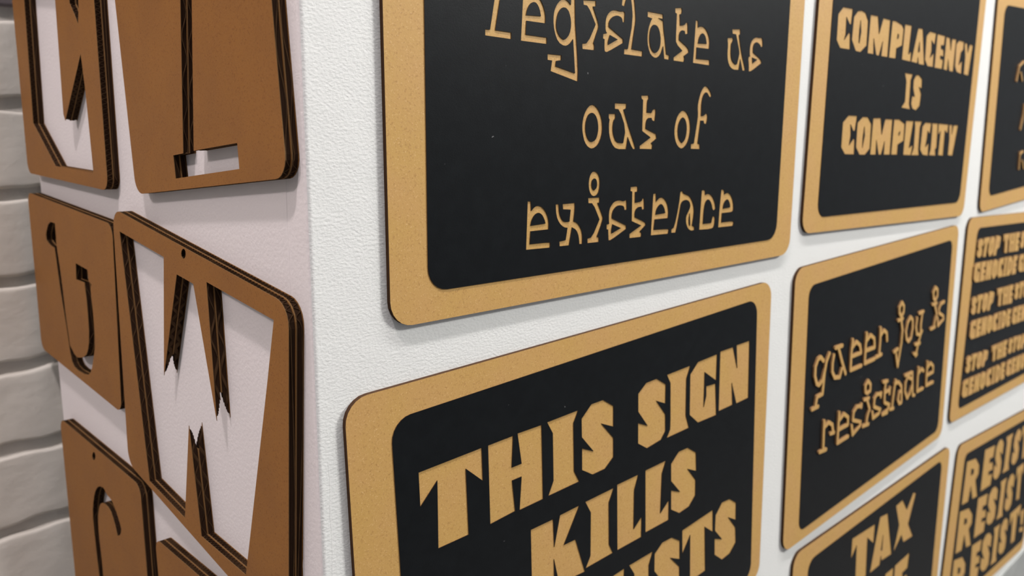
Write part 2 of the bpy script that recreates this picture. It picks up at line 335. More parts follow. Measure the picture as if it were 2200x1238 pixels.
# ---------------------------------------------------------------- signs on the front wall: kraft board with black card on it
SIGNS = {
 'A': {'o':(252.34,-96.73),'outer':[(-208.57,257.74),(-208.1,261.36),(-206.7,264.74),(-204.48,267.64),(-201.59,269.87),(-198.21,271.27),(-194.59,271.75),(193.9,272.25),(197.53,271.77),(200.9,270.38),(203.81,268.16),(206.04,265.26),(207.44,261.89),(207.92,258.26),(208.23,14.26),(207.76,10.64),(206.36,7.26),(204.14,4.36),(201.24,2.13),(197.87,0.73),(194.25,0.25),(-194.25,-0.25),(-197.87,0.23),(-201.25,1.62),(-204.15,3.84),(-206.38,6.74),(-207.78,10.11),(-208.26,13.74)],'panel':[(-183.19,243.28),(-182.74,246.65),(-181.44,249.78),(-179.37,252.47),(-176.67,254.53),(-173.53,255.82),(-170.17,256.26),(170.93,255.53),(174.3,255.08),(177.43,253.77),(180.12,251.7),(182.18,249),(183.47,245.87),(183.9,242.5),(183.45,28.5),(183,25.14),(181.69,22),(179.62,19.32),(176.92,17.26),(173.78,15.96),(170.42,15.53),(-170.68,16.26),(-174.04,16.71),(-177.18,18.01),(-179.86,20.08),(-181.92,22.78),(-183.22,25.92),(-183.65,29.28)],'cuts':[[(-134.03,178.92),(-129.81,179.43),(-134.9,155.72),(-122.85,155.5),(-122.84,151.96),(-142.33,152.32),(-142.32,155.53),(-138.76,155.65)],[(-113.66,179.02),(-110.6,179.38),(-111.04,175.7),(-108.02,177.11),(-105.65,177.49),(-102.94,177.29),(-100.65,176.17),(-98.79,174.12),(-97.3,171.71),(-96.18,168.93),(-95.68,166.39),(-95.86,162.94),(-111.06,162.94),(-111.6,155.34),(-94.38,155.13),(-94.45,151.55),(-115.43,151.75)],[(-111.38,165.96),(-110.73,168.46),(-109.93,170.12),(-108.75,171.76),(-107.42,172.9),(-105.92,173.54),(-104.57,173.68),(-103.35,173.35),(-102.21,172.47),(-101.12,171.05),(-100.31,169.38),(-99.49,166.53)],[(-89.05,164),(-89.11,167.04),(-88.68,169.81),(-87.69,172.32),(-86.14,174.58),(-84.26,176.36),(-82.04,177.66),(-79.95,178.1),(-77.99,177.68),(-76.35,176.97),(-74.35,175.43),(-74.14,180.77),(-70.85,181.15),(-70.15,165.79),(-67.76,146.34),(-67.05,137.81),(-67.3,131.65),(-91.07,136.5),(-89.9,142.55),(-93.7,142.73),(-93.75,146.11),(-81.92,146.09),(-82.19,143.27),(-86.38,142.57),(-86.97,139.53),(-69.79,136.39),(-71.93,156.12),(-74.36,153.66),(-76.23,152.48),(-78.35,151.78),(-80.8,151.91),(-83.58,152.87),(-85.79,154.77),(-87.43,157.6),(-88.52,160.68)],[(-86.66,163.28),(-86.46,165.51),(-85.87,168.1),(-84.87,170.2),(-83.45,171.82),(-82.03,172.9),(-80.59,173.43),(-79.04,173.38),(-77.4,172.75),(-76.07,171.52),(-75.05,169.71),(-74.34,167.64),(-73.96,165.32),(-74.07,162.84),(-74.67,160.21),(-75.78,158.07),(-77.39,156.43),(-78.76,155.46),(-79.9,155.15),(-81.45,155.56),(-83.41,156.67),(-84.88,158.04),(-85.88,159.65),(-86.47,161.39)],[(-63.44,179.42),(-51.78,180.29),(-51.89,176.99),(-54.45,176.71),(-50,168.89),(-48.76,165.65),(-49.5,163.75),(-53.46,155.41),(-52.64,154.47),(-52.43,153.4),(-52.63,151.11),(-63.37,151.11),(-63.79,154.16),(-59.94,154.63),(-56.92,157.69),(-51.7,166.43),(-57.13,174.11),(-59.96,176.7),(-63.03,176.79)],[(-24.56,176.72),(-25.6,176.79),(-27.08,176.52),(-29.4,176.53),(-32.56,176.81),(-35.39,176.47),(-37.9,175.49),(-39.85,174.15),(-41.23,172.44),(-42.07,170.68),(-42.36,168.87),(-42.48,166.9),(-42.4,164.77),(-41.95,163.36),(-40.73,162.28),(-44.44,161.51),(-44.49,158.82),(-43.04,158.4),(-43.03,153.39),(-42.75,151.51),(-42.19,151.1),(-41.37,150.93),(-40.29,151.01),(-36.01,152.71),(-24.8,157.67),(-24.9,159.97),(-39.2,166.24),(-39.28,168.43),(-38.61,169.9),(-37.21,171.38),(-35.51,172.51),(-33.53,173.27),(-31.7,173.65),(-30.04,173.66),(-28.54,173.41),(-27.21,172.9),(-26.34,172.04),(-25.7,170.22),(-24.2,170.27),(-23.69,176.13)],[(-37.93,161.39),(-30.12,159.31),(-39.32,155.3),(-39.69,156.53),(-39.34,158.05)],[(-24.43,179.95),(-26.97,180.34),(-26.77,183.12),(-26.22,184.99),(-25.25,186.88),(-23.72,188.2),(-21.63,188.96),(-19.4,189.09),(-17.02,188.6),(-15.47,187.62),(-14.76,186.16),(-13.94,182.55),(-13.02,176.8),(-12.63,173.21),(-12.86,171.03),(-16.02,154.49),(-4.52,154.01),(-4.8,150.62),(-23.62,150.8),(-23.5,154.04),(-19.91,154.2),(-16.62,167.81),(-15.99,175.27),(-16.9,181.13),(-17.82,184.72),(-19.19,186.68),(-20.78,186.31),(-21.75,185.62),(-22.63,184.5),(-23.41,182.94)],[(-0.42,179.46),(16.12,179.28),(17,172.78),(17.82,168.75),(19.43,163.15),(21.41,153.95),(24.99,153.37),(24.49,150.56),(19.21,150.76),(17.6,158.9),(15.52,154.43),(13.58,152.31),(11.07,151.04),(8.41,150.86),(5.6,151.76),(3.44,153.36),(1.95,155.68),(0.91,158.16),(0.32,160.8),(0.21,163.73),(0.59,166.97),(1.35,169.84),(2.48,172.34),(3.48,174.06),(4.77,175.47),(-0.24,176.04)],[(2.4,162.31),(2.39,164.58),(2.72,167.02),(3.41,168.96),(4.48,170.39),(5.57,171.32),(6.69,171.75),(8.19,171.75),(10.06,171.33),(11.63,170.23),(12.89,168.45),(13.82,166.37),(14.43,163.97),(14.57,161.53),(14.24,159.05),(13.42,157.01),(12.11,155.42),(10.65,154.36),(9.06,153.83),(7.3,154.18),(5.4,155.4),(4.06,156.79),(3.29,158.35),(2.74,160.18)],[(11.62,176.41),(16.01,176.35),(16.37,174.98),(14.93,175.57),(13.75,175.93)],[(29.61,184.64),(36.87,185.58),(37.52,184.69),(37.59,183.73),(37.13,181.74),(35.2,181.21),(35.97,173.97),(39.81,174.33),(41.43,174.92),(42.12,175.88),(43.04,176.39),(44.76,176.47),(45.45,169.5),(42.49,168.68),(41.54,170.85),(38.76,171.02),(37.21,170.47),(35.96,169.24),(35.33,167.58),(35.31,164.45),(43.81,160.88),(46.81,159.03),(47.33,157.02),(41.67,154.12),(42.5,152.99),(42.52,152),(41.74,150.16),(29.84,150.35),(29.72,152.3),(39.74,157.49),(33.97,160.75),(31.93,162.83),(31.71,164.82),(31.64,169.68),(31.77,181.3),(29.99,181.67)],[(54.42,179.36),(57.03,179.04),(57.36,174.52),(60.42,175.44),(62.64,175.57),(65.03,175.22),(67.23,174.12),(69.24,172.27),(70.82,170.23),(71.96,168),(72.43,165.45),(72.13,161.13),(56.81,161.03),(56.65,153.25),(73.29,153.47),(73.58,149.84),(52.93,150.3),(53.78,167.09)],[(58.16,163.89),(58.73,166.61),(59.52,168.28),(60.71,169.81),(61.95,170.78),(63.23,171.18),(64.71,170.87),(66.37,169.86),(67.62,168.11),(68.87,164.38)],[(95.64,170.54),(102.41,171.4),(103.12,169.96),(101.98,168.28),(101.33,167.48),(100.81,166.98),(100.59,164.63),(100.69,160.41),(101.41,157.28),(102.75,155.24),(104.48,153.76),(106.6,152.82),(108.23,152.47),(109.96,152.8),(111.89,158.45),(112.48,160.94),(112.36,162.16),(110.92,165.62),(106.77,174.18),(102.15,174.21),(101.29,177.31),(112.22,178.29),(112.54,174.98),(110.88,173.93),(113.97,164.78),(116.62,158.9),(119.87,153.24),(121.38,150.01),(121.04,148.83),(118.04,148.84),(114.3,156.77),(112.68,148.97),(106.55,148.75),(103.15,149.39),(100.42,150.81),(98.35,152.99),(96.95,155.92),(96.33,159.64),(96.49,164.17),(96.39,166.86),(96.03,167.73),(95.8,168.76)],[(142.19,174.62),(143.35,174.56),(144.15,174.16),(144.79,172.63),(145.51,168.66),(143.1,167.66),(142.02,168.9),(140.52,169.77),(138.24,170.69),(136.05,170.83),(133.95,170.2),(132.53,169.07),(131.77,167.46),(131.49,165.72),(131.78,162.93),(141.02,159.55),(144.26,157.79),(144.75,155.92),(134.25,150.78),(129.84,148.98),(127.11,148.73),(126.58,153.96),(126.17,155.99),(125.68,156.58),(125.53,157.43),(125.82,159.09),(127.83,159.66),(127.2,161.39),(127,163.37),(127.02,166.16),(127.67,168.7),(128.96,170.97),(131.08,172.73),(134.02,173.96),(136.59,174.49),(138.79,174.29),(140.65,174.34)],[(130.95,159.12),(138.49,158.05),(132.01,154.8)],[(-62.33,103.52),(-62.36,105.96),(-62.03,108.52),(-61.22,111.09),(-59.92,113.68),(-58.3,115.74),(-56.37,117.28),(-54.51,118.12),(-52.72,118.28),(-50.79,117.72),(-48.74,116.43),(-46.85,114.51),(-45.14,111.94),(-43.99,109.22),(-43.4,106.35),(-43.3,103.46),(-43.7,100.56),(-44.67,97.79),(-46.23,95.16),(-48.3,93.19),(-50.9,91.88),(-53.32,91.5),(-55.54,92.03),(-57.46,93.08),(-59.1,94.64),(-60.38,96.58),(-61.3,98.9),(-61.96,101.21)],[(-59.37,103.68),(-59.37,105.74),(-59.03,107.8),(-58.35,109.74),(-57.34,111.56),(-55.94,112.77),(-54.17,113.38),(-52.47,113.29),(-50.84,112.5),(-49.49,111.2),(-48.42,109.4),(-47.7,107.33),(-47.34,104.99),(-47.37,102.77),(-47.79,100.67),(-48.49,98.83),(-49.45,97.26),(-50.84,96.18),(-52.64,95.6),(-54.35,95.73),(-55.97,96.56),(-57.3,97.88),(-58.35,99.69),(-59.03,101.62)],[(-37.34,113.17),(-30.62,113.32),(-30.66,111.13),(-31.15,110.05),(-32.1,109.37),(-32.74,107.76),(-33.06,105.23),(-32.98,102.9),(-32.47,100.77),(-31.43,98.56),(-29.85,96.29),(-27.33,95.05),(-22.14,94.76),(-20.47,101.77),(-21.62,107.14),(-25.03,113.2),(-27.91,116.3),(-31.42,116.48),(-31.56,120.02),(-19.73,120.02),(-20.03,117.06),(-22.6,116.18),(-16.89,105.23),(-11.24,95.38),(-9.41,91.79),(-9.57,90.88),(-11.59,90.89),(-13.57,92.84),(-17.49,98.69),(-18.91,90.93),(-26.72,90.98),(-30.42,91.83),(-32.62,93.51),(-34.39,95.68),(-35.76,98.35),(-36.6,101.27),(-36.92,104.45),(-36.91,106.97),(-36.39,109.76),(-37.03,110.14),(-37.27,110.99)],[(-4.47,125.78),(3.26,126.07),(3.55,124.56),(3.25,123.69),(2.46,122.98),(2.05,120.69),(2,114.89),(7.11,114.74),(8.07,116.43),(9.2,117.09),(11.65,117.36),(11.74,115.68),(11.57,113.69),(10.96,109.39),(8.97,109.65),(8.05,110.19),(7.28,111.56),(4.15,111.38),(2.68,110.68),(1.82,109.42),(1.34,107.67),(1.16,104.34),(13.04,100.79),(13.67,97.97),(7.7,94.85),(9.45,93.71),(8.86,90.77),(-4.59,91.07),(-4.68,92.91),(7.04,98.51),(-2.43,102.75),(-2.52,123.01),(-3.78,123.59),(-4.26,124.28)],[(34.06,100.92),(33.87,103.82),(34.28,106.72),(35.15,109.63),(36.46,112.54),(38.44,114.87),(41.1,116.61),(43.59,117.25),(45.92,116.78),(48.06,115.54),(50,113.54),(51.47,110.92),(52.48,107.7),(52.83,104.6),(52.52,101.64),(51.69,98.67),(50.33,95.7),(48.18,93.31),(45.21,91.48),(42.42,91.05),(39.82,92),(37.69,93.5),(36.05,95.55),(34.84,98.02)],[(37.99,102.55),(37.97,104.74),(38.32,107.07),(39.2,109.11),(40.59,110.88),(41.91,112.02),(43.15,112.54),(44.57,112.28),(46.17,111.23),(47.39,109.53),(48.22,107.2),(48.53,104.56),(48.32,101.61),(47.76,99.25),(46.85,97.47),(45.66,96.12),(43.45,94.7),(41.07,96.11),(39.84,97.31),(38.99,98.77),(38.37,100.52)],[(61.66,113.34),(61.59,116.01),(61.11,118.96),(61.16,121.78),(61.76,124.46),(62.74,127.3),(64.1,130.3),(65.79,132.66),(67.8,134.37),(69.76,135.05),(71.68,134.69),(73.66,133.65),(75.7,131.95),(76.99,130.51),(77.79,128.74),(76.47,127.37),(75.19,128.09),(74.17,128.9),(72.99,130.05),(71.72,130.68),(70.36,130.77),(68.94,130.05),(67.45,128.51),(66.4,126.39),(65.81,123.7),(65.56,121.02),(65.7,117),(65.61,114.02),(68.59,114.08),(70.03,114.56),(70.94,115.48),(71.94,115.8),(73.61,115.39),(73.82,112.68),(73.55,110.94),(72.52,108.44),(70,108.7),(69.08,110.79),(65.32,110.73),(62.8,94.5),(65.52,93.89),(65.78,90.44),(54.6,90.75),(54.37,93.91),(58.01,94.51),(61.13,109.76)],[(-109.32,61.15),(-106.7,61.02),(-106.27,55.23),(-104.3,56.96),(-102.86,57.71),(-101.28,58.08),(-99.52,57.93),(-97.59,57.26),(-95.73,55.98),(-93.92,54.07),(-92.56,51.84),(-91.64,49.28),(-91.23,46.84),(-91.37,43.35),(-106.66,43.29),(-107.35,35.62),(-94.44,35.46),(-90.01,35.2),(-89.78,34.78),(-89.76,33.95),(-90.08,32.07),(-110.46,32.52)],[(-106.82,46.57),(-106.18,49.04),(-105.38,50.61),(-104.19,52.1),(-102.81,53.16),(-101.23,53.78),(-99.72,53.82),(-98.27,53.29),(-96.97,52.29),(-95.82,50.81),(-94.95,49.32),(-94.04,47.05)],[(-85.41,58.15),(-82.54,58.14),(-82.32,54.24),(-81.69,51.87),(-80.57,49.72),(-79.32,48.2),(-77.95,47.3),(-76.15,46.83),(-72.81,46.79),(-71.8,54.2),(-78.78,54.82),(-79.18,58.06),(-68.02,58.2),(-67.94,55.03),(-68.19,52.18),(-69,46.77),(-66.36,45.89),(-64.66,44.77),(-63.03,43.12),(-61.78,41.18),(-60.9,38.97),(-60.48,36.37),(-60.52,31.88),(-63.23,31.97),(-63.69,35.52),(-64.4,37.81),(-65.51,40.03),(-67.13,41.63),(-70.31,43.1),(-72.83,31.98),(-81.39,32.11),(-81.65,35.07),(-76.01,35.54),(-74.45,43.16),(-77.02,43.51),(-78.91,44.34),(-80.96,45.76),(-82.68,47.66),(-84.06,50.06),(-84.92,52.98)],[(-55.25,67.97),(-55.31,70.09),(-55.02,72.43),(-54.36,74.36),(-53.33,75.86),(-52.09,76.79),(-50.66,77.16),(-49.11,77),(-47.46,76.32),(-46.14,75.07),(-45.16,73.26),(-44.67,71.05),(-44.66,68.42),(-45.04,66.04),(-45.82,63.92),(-47.11,62.48),(-48.91,61.72),(-50.55,61.61),(-52.02,62.16),(-53.22,63.1),(-54.16,64.44),(-54.84,66.06)],[(-52.52,68.16),(-52.62,69.53),(-52.41,70.94),(-51.72,71.98),(-50.54,72.65),(-49.46,72.74),(-48.46,72.24),(-47.76,71.38),(-47.35,70.18),(-47.26,68.87),(-47.47,67.45),(-48.16,66.34),(-49.93,65.16),(-51.42,65.93),(-52.12,66.85)],[(-55.58,60.66),(-44.43,60.53),(-44.55,57.26),(-46.39,57.11),(-42.56,50.73),(-41.14,47.99),(-40.83,46.75),(-42.12,43.43),(-46.43,35.33),(-44.33,34.68),(-44.46,31.75),(-55.49,31.94),(-55.57,34.84),(-52.3,35.13),(-49.46,38.01),(-44.19,46.36),(-49.13,54.41),(-51.9,57.17),(-55.27,57.41)],[(-17.01,57.63),(-16.49,51.11),(-18.86,51),(-19.41,52.9),(-20.39,53.76),(-21.98,54.21),(-23.84,54.37),(-25.98,54.24),(-27.89,53.6),(-29.58,52.46),(-30.78,51.17),(-31.49,49.74),(-31.82,48.34),(-31.75,46.3),(-16.67,40.57),(-16.57,38.3),(-28.13,33.54),(-32.65,31.98),(-34.66,32.03),(-35.3,39.15),(-36.83,39.51),(-36.94,42.46),(-34.29,42.87),(-34.62,44.11),(-34.79,45.94),(-34.89,48.77),(-34.59,51.14),(-33.9,53.06),(-32.63,54.77),(-30.78,56.27),(-28.51,57.24),(-25.82,57.67),(-23.29,57.61),(-20.92,57.05),(-19.05,56.99)],[(-30.98,42.3),(-22.15,39.2),(-31.75,36.16),(-31.99,37.86),(-31.79,39.39)],[(-12.98,65.93),(-7.86,66.23),(-5.93,66.04),(-5.5,65.44),(-5.41,64.52),(-5.81,62.65),(-8,62.49),(-7.9,55.29),(-3.59,55.48),(-1.45,55.75),(-0.55,56.28),(0.01,57.59),(1.82,57.76),(2.43,50.57),(0.22,50.03),(-0.72,52.28),(-3.37,52.23),(-4.95,51.81),(-6.34,50.99),(-7.25,49.97),(-7.68,48.72),(-7.82,47.46),(-7.61,45.55),(0.89,42.51),(4,41.02),(4.83,39.61),(-1.8,35.44),(0.17,34.26),(-0.2,31.6),(-12.82,31.78),(-12.94,34.48),(-0.34,39.45),(-10.91,43.12),(-11.24,62.87),(-13.1,63.45)],[(12.02,60.38),(15.16,60.51),(15.48,54.79),(18.47,56.79),(20.56,57.41),(22.74,57.31),(24.99,56.29),(27.31,54.34),(28.95,51.88),(29.93,48.92),(30.32,46.22),(30,42.58),(14.69,42.6),(13.8,35.33),(26.44,35.01),(30.88,34.69),(31.6,34.04),(30.68,31.42),(10.74,31.79)],[(15.38,45.79),(15.88,48.42),(16.76,50.05),(18.18,51.53),(19.65,52.5),(21.14,52.95),(22.69,52.47),(24.31,51.07),(25.5,49.36),(26.67,46.33)],[(43.78,60.36),(46.5,60.95),(47.28,59.59),(48.25,58.93),(50.38,58.32),(54.32,57.25),(56.66,55.76),(58.71,53.48),(60.27,50.94),(61.33,48.15),(61.76,45.51),(61.56,43.05),(61.09,40.18),(60.01,35.29),(63.18,33.96),(63.15,31.74),(59.93,31.47),(57.87,31.9),(55.9,32.93),(54.26,34.44),(52.94,36.46),(52.2,38.7),(52.03,41.16),(52.59,43.18),(54.54,45.52),(56.47,48.28),(56.82,50.03),(56.23,51.7),(55.2,52.97),(53.73,53.86),(51.83,54.29),(49.5,54.27),(47.56,53.82),(46,52.96),(44.95,51.33),(44.16,47.73),(41.71,37.76),(40.6,33.72),(39.71,31.55),(34.7,31.76),(34.56,34.09),(37.21,35.11),(39.21,39.35),(41.45,47.15),(42.87,53.38)],[(56.52,44.31),(55.87,41.47),(55.77,39.42),(56.02,37.21),(56.52,35.87),(57.64,35.17),(57.39,38.7),(57.11,40.98)],[(70.72,60.09),(72.51,60.64),(73.61,60.59),(75.14,59.91),(75.37,56.85),(78.66,57.54),(81.05,57.23),(83.64,56.14),(85.92,54.28),(87.91,51.65),(89.17,49.26),(89.97,46.03),(88.37,45.06),(87.45,44.9),(86.66,45.22),(85.8,46.54),(84.85,48.85),(83.56,50.81),(81.93,52.43),(80.36,53.28),(78.87,53.35),(77.43,52.65),(76.06,51.19),(75.14,48.79),(74.42,43.81),(74.08,35.44),(85.06,35.37),(86.69,40.26),(89.24,40.11),(89.8,37.94),(89.71,35.95),(89.16,33.42),(88.01,31.86),(86.28,31.27),(81.43,31.08),(69.48,31.39),(69.99,44.07)],[(96.82,59.61),(98.73,59.96),(99.78,59.77),(100.61,59.17),(101.04,58.16),(101.07,56.02),(104.66,57.15),(107.11,56.9),(109.6,55.65),(111.72,53.67),(113.47,50.99),(114.53,48.18),(114.91,45.24),(114.73,43.36),(114,42.53),(110.07,42.1),(99.37,42.07),(98.95,34.91),(110.87,34.91),(115.27,34.61),(116.57,33.73),(115.18,31.18),(94.9,31.33),(95.5,44.87)],[(100.13,45.3),(100.66,48.2),(101.56,49.84),(103.01,51.21),(104.51,52),(106.07,52.21),(107.6,51.41),(109.09,49.61),(109.98,47.98),(110.41,45.78)]],'raised':[],'lift':0},
 'B': {'o':(232.68,-397.95),'outer':[(-217.71,254.38),(-217.35,258.02),(-216.06,261.44),(-213.92,264.4),(-211.09,266.72),(-207.76,268.22),(-204.15,268.81),(187.13,280.93),(190.76,280.56),(194.18,279.27),(197.15,277.14),(199.46,274.31),(200.97,270.97),(201.55,267.37),(209.2,20.49),(208.84,16.85),(207.54,13.43),(205.41,10.46),(202.58,8.15),(199.25,6.65),(195.64,6.06),(-195.64,-6.06),(-199.28,-5.69),(-202.7,-4.4),(-205.66,-2.27),(-207.98,0.56),(-209.48,3.89),(-210.07,7.5)],'panel':[(-189.72,238.56),(-189.44,241.94),(-188.28,245.13),(-186.34,247.92),(-183.75,250.1),(-180.68,251.55),(-177.34,252.14),(165.74,267.93),(169.09,267.65),(172.25,266.52),(175.02,264.62),(177.21,262.06),(178.67,259.03),(179.31,255.73),(193.16,25.96),(192.89,22.46),(191.71,19.16),(189.68,16.3),(186.96,14.08),(183.74,12.67),(180.27,12.18),(-166.7,9.88),(-169.98,10.28),(-173.06,11.5),(-175.73,13.45),(-177.82,16.02),(-179.2,19.03),(-179.77,22.28)],'cuts':[[(-172.81,217.47),(-126.41,219.52),(-125.58,198.63),(-138.72,209.95),(-136.87,168.29),(-159.79,167.7),(-159.82,209),(-172.07,196.89)],[(-121.43,219.6),(-100.86,220.47),(-101.95,200.24),(-93.57,200.46),(-97.23,220.98),(-76.18,221.35),(-74.12,171.05),(-95.18,170.2),(-93.52,191.96),(-101.63,191.75),(-98.91,170.84),(-119.8,169.07)],[(-71.2,221.85),(-41.96,223.07),(-46.31,215.23),(-44.84,181.35),(-39.5,172.72),(-69.36,171.57),(-64.68,180.56),(-65.86,213.29)],[(-38.39,216.29),(-28.78,224.22),(-16.77,224.55),(-5.59,217.75),(-5.02,202.7),(-18.01,208.11),(-4.71,194.48),(-4.18,180.46),(-13.22,174.14),(-25.86,173.65),(-36.93,180.05),(-37.33,195.36),(-25.47,190.24),(-37.71,203.31)],[(21.81,220.53),(30.7,226.73),(43.04,227.34),(54.45,220.83),(54.81,206.01),(43.65,210.47),(55.32,197.49),(56.16,184.33),(50.94,178.74),(34.15,176.54),(23.4,182.96),(22.66,198.44),(34.03,193.76),(22.46,207.12)],[(55.59,227.74),(85.13,229.11),(80.75,219.92),(81.95,190.21),(86.81,179.26),(58.12,178.17),(62.09,183.87),(62.08,191.9),(60.3,220.61)],[(85.64,221.96),(95.26,230.02),(121.64,231.54),(121.99,209.99),(105.23,220.13),(106.05,191.36),(108.92,200.14),(108.31,207.9),(121.29,207.5),(124.63,180.68),(98.96,180.45),(87.08,189.52)],[(126.1,232.83),(144.74,233.23),(152.69,214.05),(150.04,233.91),(169.63,234.35),(172.65,184.57),(154.2,183.67),(145.62,203),(148.34,183.89),(127.94,183.13)],[(-85.17,153.49),(-64.56,153.89),(-63.08,133.71),(-58.01,154.5),(-39.06,155.34),(-53.9,131.89),(-42.29,131.87),(-31.9,104.27),(-57.93,105.52),(-63.27,125.2),(-62.45,105.69),(-83.49,106.42)],[(-32.97,155.93),(-3,156.93),(-7.92,147.52),(-6.48,115.32),(-1.96,107.34),(-31.34,106.43),(-26.51,113.94),(-27.06,146.34)],[(0.73,158.18),(24.85,158.78),(20.6,148.3),(21.28,117.41),(30.42,124.35),(30.77,108.09),(3.02,107.49)],[(33.21,159.5),(58.07,160.27),(53.81,151.36),(53.59,119.26),(63.97,126.78),(64.64,110.42),(35.73,109.92)],[(65.12,155.76),(74.51,162.91),(86.24,163.07),(97.93,156.07),(99.63,140.22),(87.48,145.29),(99.11,132.9),(99.72,119.84),(91.48,112.76),(78.73,111.34),(67.47,117.86),(66.48,133.77),(78.41,129.08),(65.99,141.67)],[(17.3,90.22),(45.62,90.98),(41.39,81.63),(42.58,52.83),(47.33,44.47),(20.76,46.27),(25.07,51.72),(23.7,81.17)],[(48.16,87.97),(57.46,94.02),(69.79,93.89),(80.82,87.33),(81.88,71.25),(69.16,77.05),(81.8,64.74),(82.8,49.55),(73.79,43.28),(61.25,42.98),(50.2,50.76),(49.43,64.89),(61.12,59.21),(48.63,73.64)],[(83.74,94.92),(126.43,98.42),(128.06,78.54),(115.66,87.28),(119.35,47.07),(97.59,45.92),(95.03,87.22),(85.11,74.41)],[(131.08,92.19),(139.88,100.62),(151.57,100.11),(162.1,93.57),(163.21,77.52),(151.07,83.87),(163.26,70.48),(165.2,56.27),(156.21,48.9),(144.47,47.62),(132.53,56.43),(131.31,71.16),(142.81,66.77),(131.26,78.56)],[(-30.19,77.24),(-17.1,87.69),(11.74,89.99),(10.94,70.75),(6.91,70.17),(-4.83,77.5),(-2.51,56.72),(-5.78,48.89),(7.74,60.56),(10.56,58.52),(14.41,39.74),(-15.62,37.75),(-28,46.04)],[(-79.29,78.57),(-66.63,86.7),(-50.89,87.21),(-36.34,80.51),(-35.74,65.35),(-52.69,70.62),(-35.42,57.07),(-34.87,42.94),(-46.77,36.44),(-63.33,35.77),(-77.75,42.06),(-78.12,57.49),(-62.65,52.5),(-78.53,65.49)],[(-115.85,83.93),(-101.22,85.25),(-83.48,35.08),(-102.05,34.13),(-106.5,43.12),(-107.11,34.6),(-126.48,34.24)],[(-106.71,65.67),(-102.92,52.47),(-107.54,49.87),(-108.66,56.21)],[(-175.39,31.05),(-177.53,82.05),(-134.56,83.85),(-138.18,67.35),(-157.66,70.11),(-157.34,62.46),(-140.15,63.18),(-139.77,54),(-156.95,53.28),(-156.05,31.86)]],'raised':[],'lift':0},
